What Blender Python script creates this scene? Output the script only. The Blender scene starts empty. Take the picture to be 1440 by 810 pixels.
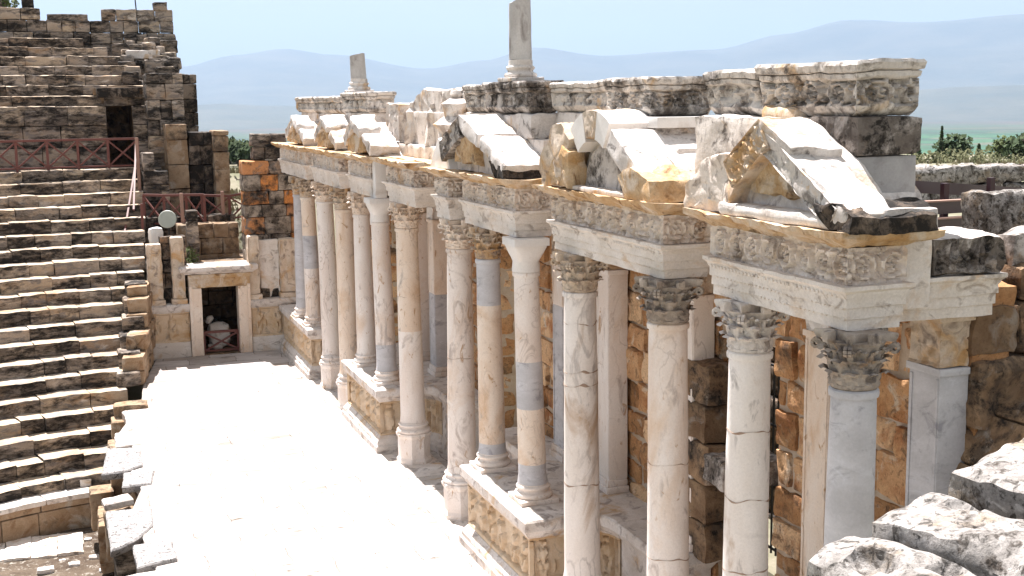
import bpy, math, random
from mathutils import Vector, noise, Matrix
import numpy as np
sc = bpy.context.scene
COL = sc.collection
R = math.radians
# ------------------------------------------------------------------ camera
CAM_H = 8.3
az, pitch, roll = R(19.8515), R(8.5367), 0.012
f = Vector((math.sin(az)*math.cos(pitch), math.cos(az)*math.cos(pitch), -math.sin(pitch)))
r0 = Vector((math.cos(az), -math.sin(az), 0)); u0 = r0.cross(f)
rt = math.cos(roll)*r0 - math.sin(roll)*u0; up = math.sin(roll)*r0 + math.cos(roll)*u0
cd = bpy.data.cameras.new('camera'); cam = bpy.data.objects.new('camera', cd); COL.objects.link(cam)
M = Matrix((rt, up, -f)).transposed().to_4x4(); M.translation = Vector((0, 0, CAM_H)); cam.matrix_world = M
cd.sensor_width = 36; cd.lens = 1750/1440*36; cd.clip_start = .05; cd.clip_end = 120000
sc.camera = cam
# ------------------------------------------------------------------ sky, sun, exposure
SUN_EL, SUN_X = R(62), -0.08          # sun stands beyond the far end of the stage, a hair to its left
w = bpy.data.worlds.new('World'); sc.world = w; w.use_nodes = True
nt = w.node_tree; N = nt.nodes; L = nt.links; N.clear()
sky = N.new('ShaderNodeTexSky'); sky.sky_type = 'NISHITA'; sky.sun_disc = False
sky.sun_elevation = SUN_EL; sky.sun_rotation = math.atan2(SUN_X, 1); sky.air_density = 1.0; sky.dust_density = 2.2; sky.ozone_density = 1.2
tc = N.new('ShaderNodeTexCoord'); mp = N.new('ShaderNodeMapping'); mp.inputs['Scale'].default_value = (1.6, 1.6, 7.0)
cn = N.new('ShaderNodeTexNoise'); cn.inputs['Scale'].default_value = 2.3; cn.inputs['Detail'].default_value = 7; cn.inputs['Roughness'].default_value = .55
cr = N.new('ShaderNodeValToRGB'); cr.color_ramp.elements[0].position = .36; cr.color_ramp.elements[1].position = .62
cr.color_ramp.elements[0].color = (.72, .72, .72, 1); cr.color_ramp.elements[1].color = (.97, .97, .97, 1)
cm = N.new('ShaderNodeMix'); cm.data_type = 'RGBA'; cm.inputs['B'].default_value = (4.75, 4.75, 4.75, 1)
bg = N.new('ShaderNodeBackground'); bg.inputs['Strength'].default_value = .050
out = N.new('ShaderNodeOutputWorld')
L.new(tc.outputs['Generated'], mp.inputs['Vector']); L.new(mp.outputs[0], cn.inputs['Vector']); L.new(cn.outputs['Fac'], cr.inputs[0])
L.new(cr.outputs[0], cm.inputs['Factor']); tn = N.new('ShaderNodeMix'); tn.data_type = 'RGBA'; tn.blend_type = 'MULTIPLY'; tn.inputs['Factor'].default_value = 1; tn.inputs['B'].default_value = (.45, .325, .25, 1); L.new(sky.outputs[0], tn.inputs['A']); L.new(tn.outputs['Result'], cm.inputs['A']); L.new(cm.outputs['Result'], bg.inputs['Color']); L.new(bg.outputs[0], out.inputs['Surface'])
sd = bpy.data.lights.new('sun', 'SUN'); sd.energy = 4.8; sd.angle = R(.53); sd.color = (1.0, .952, .935)
so = bpy.data.objects.new('sun', sd); COL.objects.link(so)
so.rotation_euler = Vector((SUN_X*math.cos(SUN_EL), math.cos(SUN_EL), math.sin(SUN_EL))).to_track_quat('Z', 'Y').to_euler()
so.location = (0, 60, 120)
sc.view_settings.view_transform = 'Standard'; sc.view_settings.look = 'None'; sc.view_settings.exposure = 1.9; sc.view_settings.gamma = 1
sc.view_settings.use_curve_mapping = False
sc.render.engine = 'CYCLES'; sc.cycles.max_bounces = 6; sc.cycles.volume_bounces = 0
# ------------------------------------------------------------------ materials
def ramp(nt, fac, stops):
    n = nt.nodes.new('ShaderNodeValToRGB'); e = n.color_ramp.elements
    while len(e) < len(stops): e.new(.5)
    for i, (p, c) in enumerate(stops):
        e[i].position = p; e[i].color = (c, c, c, 1) if not isinstance(c, tuple) else (*c, 1)
    nt.links.new(fac, n.inputs[0]); return n.outputs[0]
def noise_n(nt, vec, scale, detail=6, rough=.6, dist=0.):
    n = nt.nodes.new('ShaderNodeTexNoise'); n.inputs['Scale'].default_value = scale; n.inputs['Detail'].default_value = detail
    n.inputs['Roughness'].default_value = rough; n.inputs['Distortion'].default_value = dist
    nt.links.new(vec, n.inputs['Vector']); return n.outputs['Fac']
def mixc(nt, fac, a, b, mode='MIX'):
    m = nt.nodes.new('ShaderNodeMix'); m.data_type = 'RGBA'; m.blend_type = mode
    for k, v in (('Factor', fac), ('A', a), ('B', b)):
        if isinstance(v, (tuple, float, int)): m.inputs[k].default_value = (*v, 1) if isinstance(v, tuple) else v
        else: nt.links.new(v, m.inputs[k])
    return m.outputs['Result']
def mth(nt, op, a, b=0.):
    m = nt.nodes.new('ShaderNodeMath'); m.operation = op
    for i, v in enumerate((a, b)):
        if isinstance(v, (float, int)): m.inputs[i].default_value = v
        else: nt.links.new(v, m.inputs[i])
    return m.outputs[0]
def stone(name, c1, c2, scale=1.6, stains=(), lichen=None, veins=None, bump=.012, bscale=9., rough=.86, tonev=.45, stretch=(1, 1, 1), speck=.12, tone_col=None, pits=0., coord='Position'):
    """weathered stone: two tones, stain patches, lichen crust, hair veins, grain; face attributes 'tone' and 'lich' vary it block by block"""
    m = bpy.data.materials.new(name); m.use_nodes = True; nt = m.node_tree; b = nt.nodes['Principled BSDF']
    g = nt.nodes.new('ShaderNodeNewGeometry').outputs['Position']
    mp = nt.nodes.new('ShaderNodeMapping'); mp.inputs['Scale'].default_value = stretch; nt.links.new(g, mp.inputs['Vector']); v = mp.outputs[0]
    at = nt.nodes.new('ShaderNodeAttribute'); at.attribute_name = 'tone'; tone = at.outputs['Fac']
    al = nt.nodes.new('ShaderNodeAttribute'); al.attribute_name = 'lich'; lich = al.outputs['Fac']
    col = mixc(nt, ramp(nt, noise_n(nt, v, scale, 8, .62, .4), [(.36, 0.), (.64, 1.)]), c1, c2)
    if tone_col: col = mixc(nt, ramp(nt, tone, [(.45, 0.), (.9, 1.)]), col, tone_col)
    for (sc_, amt, s_, soft) in stains:
        n = noise_n(nt, v, s_, 9, .62, .9)
        p = 1 - amt
        col = mixc(nt, ramp(nt, n, [(max(0, .30 + .4*p), 0.), (min(1, .30 + .4*p + soft), 1.)]), col, sc_)
    if veins:
        vc, vs, vw = veins
        n = nt.nodes.new('ShaderNodeTexNoise'); n.inputs['Scale'].default_value = vs; n.inputs['Detail'].default_value = 5; n.inputs['Distortion'].default_value = 1.6
        nt.links.new(v, n.inputs['Vector'])
        d = mth(nt, 'ABSOLUTE', mth(nt, 'SUBTRACT', n.outputs['Fac'], .5))
        mk = mth(nt, 'MULTIPLY', ramp(nt, d, [(0, 1.), (vw, 0.)]), ramp(nt, noise_n(nt, v, vs*.6, 3), [(.42, 0.), (.62, .55)]))
        col = mixc(nt, mk, col, vc)
    if lichen:
        lc, lamt, ls = lichen
        n = mth(nt, 'ADD', noise_n(nt, v, ls, 12, .74, .3), mth(nt, 'MULTIPLY', mth(nt, 'SUBTRACT', lich, .5), .13))
        p = .72 - .34*lamt
        mid = tuple(.5*a + .5*b_ for a, b_ in zip(lc, (.13, .095, .07)))
        col = mixc(nt, mth(nt, 'MULTIPLY', ramp(nt, n, [(p - .07, 0.), (p + .05, 1.)]), .8), col, mid)
        col = mixc(nt, mth(nt, 'MULTIPLY', ramp(nt, noise_n(nt, v, ls*2.3, 12, .75, .2), [(.64 - .30*lamt, 0.), (.72 - .30*lamt, .95)]), ramp(nt, n, [(p - .05, 0.), (p + .06, 1.)])), col, lc)
    val = mth(nt, 'ADD', mth(nt, 'MULTIPLY', tone, tonev), 1 - tonev*.5)
    sp = ramp(nt, noise_n(nt, g, 34, 4, .7), [(.3, 1 - speck), (.7, 1 + 0.0)])
    if pits: sp = mth(nt, 'MULTIPLY', sp, ramp(nt, noise_n(nt, g, 21, 3, .6), [(.30, 1 - pits), (.42, 1.)]))
    val = mth(nt, 'MULTIPLY', val, sp)
    cmb = nt.nodes.new('ShaderNodeCombineColor')
    for i in range(3): nt.links.new(val, cmb.inputs[i])
    col = mixc(nt, 1.0, col, cmb.outputs[0], 'MULTIPLY')
    nt.links.new(col, b.inputs['Base Color']); b.inputs['Roughness'].default_value = rough; b.inputs['Specular IOR Level'].default_value = .25
    bp = nt.nodes.new('ShaderNodeBump'); bp.inputs['Strength'].default_value = 1.; bp.inputs['Distance'].default_value = bump*1.25
    h = mth(nt, 'ADD', noise_n(nt, g, bscale, 9, .68), mth(nt, 'MULTIPLY', noise_n(nt, g, bscale*5, 5, .7), .25))
    nt.links.new(h, bp.inputs['Height']); nt.links.new(bp.outputs[0], b.inputs['Normal'])
    return m
def plain(name, c, rough=.6, metal=0., var=.2, scale=6):
    m = bpy.data.materials.new(name); m.use_nodes = True; nt = m.node_tree; b = nt.nodes['Principled BSDF']
    g = nt.nodes.new('ShaderNodeNewGeometry').outputs['Position']
    col = mixc(nt, noise_n(nt, g, scale, 5), tuple(x*(1 - var) for x in c), tuple(min(1, x*(1 + var)) for x in c))
    nt.links.new(col, b.inputs['Base Color']); b.inputs['Roughness'].default_value = rough; b.inputs['Metallic'].default_value = metal
    return m
DARK = (.016, .0135, .0115); OCH = (.52, .29, .10); BRN = (.22, .13, .07)
MT = dict(
 cream=stone('cream_marble', (.74, .645, .575), (.82, .765, .72), 1.3, [((.66, .50, .37), .42, .9, .18), ((.48, .41, .37), .28, 2.6, .1), ((.52, .36, .24), .2, 6., .06)], None, ((.30, .22, .18), 1.3, .014), .005, 14, .72, .25, (1, 1, .5)),
 ochre_marble=stone('ochre_marble', (.74, .60, .48), (.80, .71, .62), 1.5, [((.62, .43, .28), .42, 1.1, .18), ((.46, .39, .34), .28, 3.0, .1), ((.50, .33, .20), .2, 6., .06)], None, ((.28, .2, .15), 1.5, .014), .006, 14, .75, .25, (1, 1, .55)),
 white_marble=stone('white_veined_marble', (.74, .67, .61), (.82, .77, .73), 1.2, [((.48, .35, .25), .38, 1.3, .12), ((.36, .32, .30), .26, 2.6, .1)], None, ((.24, .20, .19), 1.0, .022), .005, 14, .65, .2, (1, 1, .45)),
 grey_marble=stone('blue_grey_marble', (.45, .44, .45), (.57, .56, .575), 1.4, [((.58, .58, .61), .36, 1.1, .16), ((.32, .31, .33), .36, 2.6, .12)], None, ((.66, .66, .70), .9, .014), .003, 14, .55, .15, (1, 1, 1.9)),
 new_white=stone('new_white_stone', (.70, .665, .63), (.78, .75, .72), 1.5, [((.56, .50, .44), .26, 1.6, .16)], None, None, .003, 20, .82, .1, speck=.08),
 carved=stone('carved_marble', (.54, .43, .32), (.66, .56, .46), 2.0, [((.52, .32, .15), .46, 1.4, .14), ((.28, .22, .18), .40, 3.5, .12)], (DARK, .20, 2.4), None, .010, 14, .85, .3, speck=.22),
 carved_white=stone('weathered_white_marble', (.60, .53, .47), (.74, .69, .65), 1.8, [((.52, .34, .18), .36, 1.3, .14), ((.36, .31, .28), .42, 3.2, .1)], (DARK, .22, 2.4), None, .012, 12, .88, .3, speck=.22),
 ochre=stone('broken_ochre_stone', (.50, .30, .13), (.66, .50, .33), 2.8, [((.28, .155, .07), .42, 3.4, .12), ((.70, .60, .49), .50, 1.8, .14)], (DARK, .28, 2.5), None, .03, 8, .9, .35, speck=.25),
 grey_block=stone('plain_grey_block', (.34, .325, .32), (.44, .42, .41), 1.8, [((.27, .25, .24), .36, 2.4, .12)], None, None, .006, 16, .85, .15),
 crown=stone('carved_crown_marble', (.52, .47, .42), (.68, .63, .58), 2.0, [((.50, .33, .17), .34, 1.3, .12), ((.28, .25, .23), .40, 4.2, .08)], (DARK, .40, 2.4), None, .012, 13, .88, .3, speck=.2),
 arch=stone('architrave_marble', (.66, .59, .52), (.77, .715, .665), 1.6, [((.58, .40, .24), .34, 1.1, .16), ((.42, .36, .31), .34, 3.2, .1)], (DARK, .06, 3.), None, .009, 14, .85, .3, (1, 1, 1.6), speck=.2),
 joint=stone('brown_joint_mortar', (.30, .20, .14), (.42, .31, .24), 6., [], None, None, .004, 20, .9, .2),
 pier_mix=stone('mixed_grey_and_orange_stone', (.30, .24, .185), (.46, .39, .32), 1.8, [((.20, .17, .15), .42, 3., .1)], (DARK, .58, 1.7), None, .022, 9, .92, .2, tone_col=(.60, .24, .07), speck=.25),
 dark_cap=stone('dark_carved_marble', (.30, .24, .19), (.48, .42, .36), 2.2, [((.34, .21, .11), .36, 1.6, .12), ((.16, .135, .12), .42, 4., .1)], (DARK, .45, 2.4), None, .010, 14, .88, .3, speck=.25),
 gable=stone('gable_slab_marble', (.50, .45, .41), (.66, .62, .59), 1.8, [((.46, .32, .19), .34, 1.4, .14), ((.20, .18, .165), .32, 3.6, .1)], (DARK, .30, 3.0), None, .012, 12, .9, .3, speck=.25),
 stump=stone('grey_stump_marble', (.40, .375, .36), (.56, .54, .52), 1.8, [((.26, .235, .22), .46, 2.4, .14)], (DARK, .16, 2.2), None, .008, 14, .88, .2, (1, 1, .4), speck=.2),
 frieze=stone('scroll_carved_marble', (.74, .63, .535), (.84, .76, .69), 2.0, [((.56, .35, .18), .42, 1.2, .16), ((.36, .29, .24), .38, 3.5, .1)], (DARK, .12, 3.), None, .012, 14, .85, .3, speck=.22),
 carved_ochre=stone('carved_ochre_marble', (.56, .41, .26), (.64, .52, .39), 1.9, [((.46, .28, .13), .42, 1.3, .16), ((.34, .28, .22), .3, 3.2, .1)], None, None, .008, 16, .8, .3),
 crust=stone('lichen_crusted_marble', (.46, .41, .37), (.62, .57, .53), 2.2, [((.44, .29, .16), .32, 1.6, .12), ((.24, .215, .20), .42, 4., .1)], (DARK, .52, 2.0), None, .012, 12, .9, .3, speck=.2),
 lime=stone('weathered_limestone', (.33, .26, .20), (.50, .43, .37), 1.5, [((.30, .19, .11), .42, 1.2, .14), ((.22, .19, .17), .48, 3.4, .10), ((.56, .50, .44), .30, 2.2, .12)], (DARK, .66, 1.5), None, .02, 9, .92, .28, (.55, .55, 1.5), tone_col=(.42, .33, .24), speck=.25),
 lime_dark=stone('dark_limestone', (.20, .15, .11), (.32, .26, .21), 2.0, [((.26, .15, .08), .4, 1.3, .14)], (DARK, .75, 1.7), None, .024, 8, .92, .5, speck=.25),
 orange=stone('orange_travertine', (.50, .235, .095), (.62, .36, .175), 2.6, [((.36, .145, .055), .44, 1.3, .14), ((.66, .52, .38), .34, 2.1, .08), ((.26, .15, .08), .32, 4.5, .08)], (DARK, .30, 1.5), None, .03, 8, .92, .6, tone_col=(.62, .42, .25), pits=.5, speck=.3),
 tan_rock=stone('tan_rough_stone', (.27, .175, .10), (.40, .295, .20), 2.2, [((.22, .12, .06), .42, 2.0, .14), ((.44, .38, .31), .34, 1.5, .12)], (DARK, .42, 1.9), None, .026, 9, .92, .45, speck=.25),
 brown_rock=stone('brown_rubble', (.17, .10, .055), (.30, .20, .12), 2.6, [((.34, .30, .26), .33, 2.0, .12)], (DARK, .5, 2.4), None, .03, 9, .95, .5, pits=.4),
 boulder=stone('pitted_grey_limestone', (.26, .24, .22), (.44, .41, .385), 5.0, [((.34, .26, .18), .34, 2.2, .12), ((.10, .09, .08), .40, 11.0, .07), ((.56, .53, .50), .34, 7., .08)], (DARK, .45, 5.5), None, .014, 22, .95, .2, speck=.4, pits=.7),
 slab=stone('grey_pitted_slab', (.27, .255, .25), (.35, .335, .325), 4., [((.08, .075, .07), .38, 14., .07)], None, None, .008, 20, .9, .3, speck=.35, pits=.6),
 mortar=stone('pale_mortar', (.42, .32, .23), (.52, .43, .34), 4., [], None, None, .01, 20, .95, .1),
 soil=stone('dry_soil', (.085, .06, .04), (.14, .105, .075), 1.2, [((.06, .04, .027), .45, 1.5, .14), ((.30, .27, .23), .34, 6.5, .05)], None, None, .03, 14, .95, .2, speck=.3),
 maroon=plain('maroon_painted_wood', (.12, .035, .026), .6), steel=plain('maroon_steel', (.035, .010, .014), .45), iron=plain('black_iron', (.02, .018, .016), .5),
 palewood=plain('sun_bleached_post', (.30, .18, .14), .8), lampglass=plain('grey_green_lamp_shell', (.36, .38, .33), .5),
 bark=plain('bark', (.10, .07, .05), .9), trunk_dark=plain('dark_bark', (.06, .045, .03), .9),
)
def stage_mat():
    m = stone('stage_paving_stone', (.50, .46, .44), (.60, .56, .54), .8, [((.165, .145, .12), .50, .7, .26), ((.19, .175, .16), .42, 2.2, .22), ((.09, .075, .06), .2, 5., .06)], None, None, .004, 12, .85, .1, (.4, 1.3, 1), speck=.08)
    nt = m.node_tree; b = nt.nodes['Principled BSDF']; old = b.inputs['Base Color'].links[0].from_socket
    g = nt.nodes.new('ShaderNodeNewGeometry').outputs['Position']
    br = nt.nodes.new('ShaderNodeTexBrick'); br.inputs['Scale'].default_value = 1; br.inputs['Brick Width'].default_value = 1.5; br.inputs['Row Height'].default_value = .85
    br.inputs['Mortar Size'].default_value = .015; br.inputs['Mortar Smooth'].default_value = .6
    br.inputs['Color1'].default_value = (1, 1, 1, 1); br.inputs['Color2'].default_value = (.72, .67, .62, 1); br.inputs['Mortar'].default_value = (.34, .30, .27, 1)
    wn = nt.nodes.new('ShaderNodeTexNoise'); wn.inputs['Scale'].default_value = 1.1; wn.inputs['Detail'].default_value = 5; nt.links.new(g, wn.inputs['Vector']); wa = nt.nodes.new('ShaderNodeVectorMath'); wa.operation = 'MULTIPLY_ADD'; nt.links.new(wn.outputs['Color'], wa.inputs[0]); wa.inputs[1].default_value = (.35, .35, 0); nt.links.new(g, wa.inputs[2]); nt.links.new(wa.outputs[0], br.inputs['Vector'])
    nt.links.new(mixc(nt, 1., old, br.outputs['Color'], 'MULTIPLY'), b.inputs['Base Color']); return m
MT['stage'] = stage_mat()
def paint_leaf(name, a, b_, s=.6):
    m = bpy.data.materials.new(name); m.use_nodes = True; nt = m.node_tree; b = nt.nodes['Principled BSDF']
    at = nt.nodes.new('ShaderNodeAttribute'); at.attribute_name = 'tone'
    g = nt.nodes.new('ShaderNodeNewGeometry').outputs['Position']
    c = mixc(nt, mth(nt, 'ADD', mth(nt, 'MULTIPLY', at.outputs['Fac'], .7), mth(nt, 'MULTIPLY', noise_n(nt, g, s, 3), .3)), a, b_)
    nt.links.new(c, b.inputs['Base Color']); b.inputs['Roughness'].default_value = .8; b.inputs['Specular IOR Level'].default_value = .15; return m
MT['leaf_dark'] = paint_leaf('dark_conifer_foliage', (.018, .035, .014), (.06, .085, .03)); MT['leaf'] = paint_leaf('olive_foliage', (.04, .06, .02), (.11, .13, .045))
MT['scrub'] = paint_leaf('scrub_foliage', (.05, .06, .025), (.14, .135, .065)); MT['grass'] = paint_leaf('dry_grass', (.15, .135, .08), (.27, .24, .15))
def land_mat():
    m = bpy.data.materials.new('land'); m.use_nodes = True; nt = m.node_tree; b = nt.nodes['Principled BSDF']
    g = nt.nodes.new('ShaderNodeNewGeometry').outputs['Position']
    sp = nt.nodes.new('ShaderNodeSeparateXYZ'); nt.links.new(g, sp.inputs[0])
    near = mixc(nt, ramp(nt, noise_n(nt, g, .25, 8, .65), [(.38, 0.), (.62, 1.)]), (.20, .18, .13), (.13, .135, .085))
    near = mixc(nt, ramp(nt, noise_n(nt, g, 1.6, 8, .7), [(.45, 0.), (.7, .8)]), near, (.27, .24, .19))
    vo = nt.nodes.new('ShaderNodeTexVoronoi'); vo.inputs['Scale'].default_value = .0042; vo.inputs['Randomness'].default_value = .9; nt.links.new(g, vo.inputs['Vector'])
    sx = nt.nodes.new('ShaderNodeSeparateColor'); nt.links.new(vo.outputs['Color'], sx.inputs[0])
    fields = ramp(nt, sx.outputs[0], [(0, (.022, .05, .028)), (.35, (.04, .10, .05)), (.55, (.06, .14, .06)), (.72, (.03, .06, .035)), (.86, (.10, .105, .065)), (1, (.06, .10, .055))])
    fields = mixc(nt, ramp(nt, noise_n(nt, g, .012, 8, .7), [(.5, 0.), (.62, .8)]), fields, (.03, .05, .025))
    far = mixc(nt, ramp(nt, noise_n(nt, g, .0012, 8, .65), [(.40, 0.), (.6, 1.)]), (.10, .085, .075), (.06, .07, .06))
    d = nt.nodes.new('ShaderNodeVectorMath'); d.operation = 'LENGTH'; nt.links.new(g, d.inputs[0])
    c = mixc(nt, ramp(nt, mth(nt, 'DIVIDE', d.outputs['Value'], 1000.), [(.3, 0.), (.7, 1.)]), near, fields)
    k = mth(nt, 'ADD', mth(nt, 'DIVIDE', d.outputs['Value'], 10000.), mth(nt, 'MULTIPLY', noise_n(nt, g, .0005, 4), .25))
    c = mixc(nt, ramp(nt, k, [(.68, 0.), (.92, 1.)]), c, far)
    nt.links.new(c, b.inputs['Base Color']); b.inputs['Roughness'].default_value = .95; b.inputs['Specular IOR Level'].default_value = .1; return m
MT['land'] = land_mat()
# ------------------------------------------------------------------ mesh helpers
def nz(p, fr, seed=0.): return noise.noise(Vector((p[0]*fr + seed*7.13, p[1]*fr - seed*3.7, p[2]*fr + seed*1.9)))
def nzv(p, fr, seed=0.): return noise.noise_vector(Vector((p[0]*fr + seed*7.13, p[1]*fr - seed*3.7, p[2]*fr + seed*1.9)))
class MB:
    def __init__(s): s.v = []; s.f = []; s.t = []; s.l = []
    def face(s, idx, tone=.5, lich=0.): s.f.append(idx); s.t.append(tone); s.l.append(lich)
    def build(s, name, mat, parent=None, smooth=True, loc=None):
        me = bpy.data.meshes.new(name)
        o_ = parent.location if parent and loc is None else (loc or Vector((0, 0, 0)))
        me.from_pydata([(p[0] - o_[0], p[1] - o_[1], p[2] - o_[2]) for p in s.v], [], s.f)
        for nm, d in (('tone', s.t), ('lich', s.l)):
            a = me.attributes.new(nm, 'FLOAT', 'FACE'); a.data.foreach_set('value', d)
        me.materials.append(mat); me.update()
        if smooth:
            me.polygons.foreach_set('use_smooth', [True]*len(me.polygons)); me.set_sharp_from_angle(angle=R(38))
        o = bpy.data.objects.new(name, me); COL.objects.link(o)
        if parent: o.parent = parent
        elif loc is not None: o.location = loc
        return o
def axis(a, b, res, r):
    d = b - a; n = max(1, min(150, int(round(d/res))))
    r = min(r, d*.3); s = {0., d}
    if r > 0: s |= {r, d - r}
    for i in range(1, n):
        t = d*i/n
        if r*1.3 < t < d - r*1.3: s.add(t)
    return [a + t for t in sorted(s)]
def block(mb, c0, c1, res=.15, r=.025, amp=.01, fr=3., seed=None, T=None, tone=None, lich=None, carve=None, chip=.6, top_only=False, top=None, dents=()):
    """a rounded, chipped, noise-worn stone block; carve = (func(s,t), depth, sides)"""
    if seed is None: seed = RNG.random()*90
    if tone is None: tone = RNG.random()
    if lich is None: lich = RNG.random()
    rs = res if isinstance(res, tuple) else (res, res, res)
    A = [axis(c0[i], c1[i], rs[i], r) for i in range(3)]; n = [len(a) for a in A]
    idx = {}
    c = [(c0[i] + c1[i])/2 for i in range(3)]; hd = [(c1[i] - c0[i])/2 for i in range(3)]
    def vert(i, j, k):
        key = (i, j, k)
        if key in idx: return idx[key]
        p = Vector((A[0][i], A[1][j], A[2][k]))
        e = max(0., nz(p, 1.9, seed + 11))*chip*2.2 + .55
        rr = min(r*e, min(hd)*.9) if r > 0 else 0
        q = Vector([max(c0[m] + rr, min(c1[m] - rr, p[m])) for m in range(3)])
        d = p - q; nrm = d.normalized() if d.length > 1e-9 else Vector((0, 0, 0))
        if d.length > 1e-9: p2 = q + nrm*rr
        else: p2 = p
        if amp:
            p2 = p2 + nzv(p, fr, seed)*amp + nzv(p, fr*3.1, seed)*amp*.45
        if carve:
            fn, dep, sides = carve
            for sd_ in sides:
                if (sd_ == '-x' and i == 0) or (sd_ == '-y' and j == 0) or (sd_ == '+y' and j == n[1] - 1):
                    s_, lo, hi = (p.y, c0[1], c1[1]) if sd_ == '-x' else (p.x, c0[0], c1[0])
                    t_ = (p.z - c0[2])/(c1[2] - c0[2])
                    fd = min(1, min(s_ - lo, hi - s_)/.03)*min(1, min(t_, 1 - t_)/.05)
                    hgt = (fn(s_, t_) - 1)*dep*max(0, fd)
                    p2 += Vector((-hgt, 0, 0)) if sd_ == '-x' else Vector((0, -hgt, 0)) if sd_ == '-y' else Vector((0, hgt, 0))
        for (dx, dy, dr, dd) in dents:
            q_ = math.hypot((p.x - dx)/1., (p.y - dy)/1.6)/dr
            if q_ < 1.5 and k == n[2] - 1: p2.z -= dd*max(0, 1 - q_**4) if q_ < 1 else 0
        if T: p2 = T(p2)
        mb.v.append(tuple(p2)); idx[key] = len(mb.v) - 1; return idx[key]
    flip = T is not None and getattr(T, 'flip', False)
    def quad(a, b_, c_, d_): mb.face((d_, c_, b_, a) if flip else (a, b_, c_, d_), tone, lich)
    for i in range(n[0] - 1):
        for j in range(n[1] - 1):
            if not top_only: quad(vert(i, j, 0), vert(i, j+1, 0), vert(i+1, j+1, 0), vert(i+1, j, 0))
            q4 = (vert(i, j, n[2]-1), vert(i+1, j, n[2]-1), vert(i+1, j+1, n[2]-1), vert(i, j+1, n[2]-1))
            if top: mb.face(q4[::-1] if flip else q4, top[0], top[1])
            else: quad(*q4)
    for i in range(n[0] - 1):
        for k in range(n[2] - 1):
            quad(vert(i, 0, k), vert(i+1, 0, k), vert(i+1, 0, k+1), vert(i, 0, k+1))
            quad(vert(i, n[1]-1, k), vert(i, n[1]-1, k+1), vert(i+1, n[1]-1, k+1), vert(i+1, n[1]-1, k))
    for j in range(n[1] - 1):
        for k in range(n[2] - 1):
            quad(vert(0, j, k), vert(0, j, k+1), vert(0, j+1, k+1), vert(0, j+1, k))
            quad(vert(n[0]-1, j, k), vert(n[0]-1, j+1, k), vert(n[0]-1, j+1, k+1), vert(n[0]-1, j, k+1))
def mould(mb, pts, prof, res=.08, amp=.006, seed=0., carve=None, fr=3., tone=.5, caps=True, lich=0.):
    """sweep a moulding profile [(out, z)] round a closed plan (counter-clockwise); carve = (zlo, zhi, func, depth, vres)"""
    n = len(pts); P = [Vector((p[0], p[1], 0)) for p in pts]; st = []; s = 0.
    for i in range(n):
        a, b_, pr = P[i], P[(i+1) % n], P[i-1]
        e = (b_ - a); ln = e.length; e.normalize(); ep = (a - pr).normalized()
        n1 = Vector((ep.y, -ep.x, 0)); n2 = Vector((e.y, -e.x, 0)); mi = (n1 + n2); mi = mi/max(.2, 1 + n1.dot(n2))
        st.append((a, mi, s, 0.))
        k = max(1, int(round(ln/res)))
        for j in range(1, k): st.append((a + e*(ln*j/k), n2, s + ln*j/k, min(j, k - j)*ln/k))
        s += ln
    pr = []
    for i, (o, z) in enumerate(prof):
        pr.append((o, z))
        if i + 1 < len(prof) and carve and carve[0] <= z + 1e-6 and prof[i+1][1] <= carve[1] + 1e-6:
            k = max(1, int(round((prof[i+1][1] - z)/carve[4])))
            for j in range(1, k): pr.append((o + (prof[i+1][0] - o)*j/k, z + (prof[i+1][1] - z)*j/k))
    base = len(mb.v); m = len(st)
    for (o, z) in pr:
        for (a, nn, s_, ed) in st:
            oo = o
            if carve and carve[0] < z < carve[1]:
                t = (z - carve[0])/(carve[1] - carve[0])
                oo += (carve[2](s_, t) - 1)*carve[3]*min(1, ed/.03)
            p = a + nn*oo; p.z = z
            if amp: p += nzv(p, fr, seed)*amp + nzv(p, fr*3.3, seed)*amp*.5
            mb.v.append(tuple(p))
    for k in range(len(pr) - 1):
        for i in range(m):
            j = (i+1) % m
            mb.face((base + k*m + i, base + k*m + j, base + (k+1)*m + j, base + (k+1)*m + i), tone, lich)
    if caps:
        mb.face(tuple(base + i for i in reversed(range(m))), tone, lich); mb.face(tuple(base + (len(pr)-1)*m + i for i in range(m)), tone, lich)
def rect(x0, x1, y0, y1): return [(x0, y0), (x1, y0), (x1, y1), (x0, y1)]
def lathe(mb, prof, n=28, c=(0, 0), amp=0., seed=0., shear=(0, 0), z0=0., tone=.5, rot=0., caps=True):
    base = len(mb.v); m = len(prof)
    for (r, z) in prof:
        for i in range(n):
            a = 2*math.pi*i/n + rot
            p = Vector((c[0] + r*math.cos(a) + shear[0]*(z - z0), c[1] + r*math.sin(a) + shear[1]*(z - z0), z))
            if amp: p += nzv(p, 2.2, seed)*amp + nzv(p, 7., seed)*amp*.5
            mb.v.append(tuple(p))
    for k in range(m - 1):
        for i in range(n):
            j = (i+1) % n; mb.face((base + k*n + i, base + k*n + j, base + (k+1)*n + j, base + (k+1)*n + i), tone)
    if caps:
        mb.face(tuple(base + i for i in reversed(range(n))), tone); mb.face(tuple(base + (m-1)*n + i for i in range(n)), tone)
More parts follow.
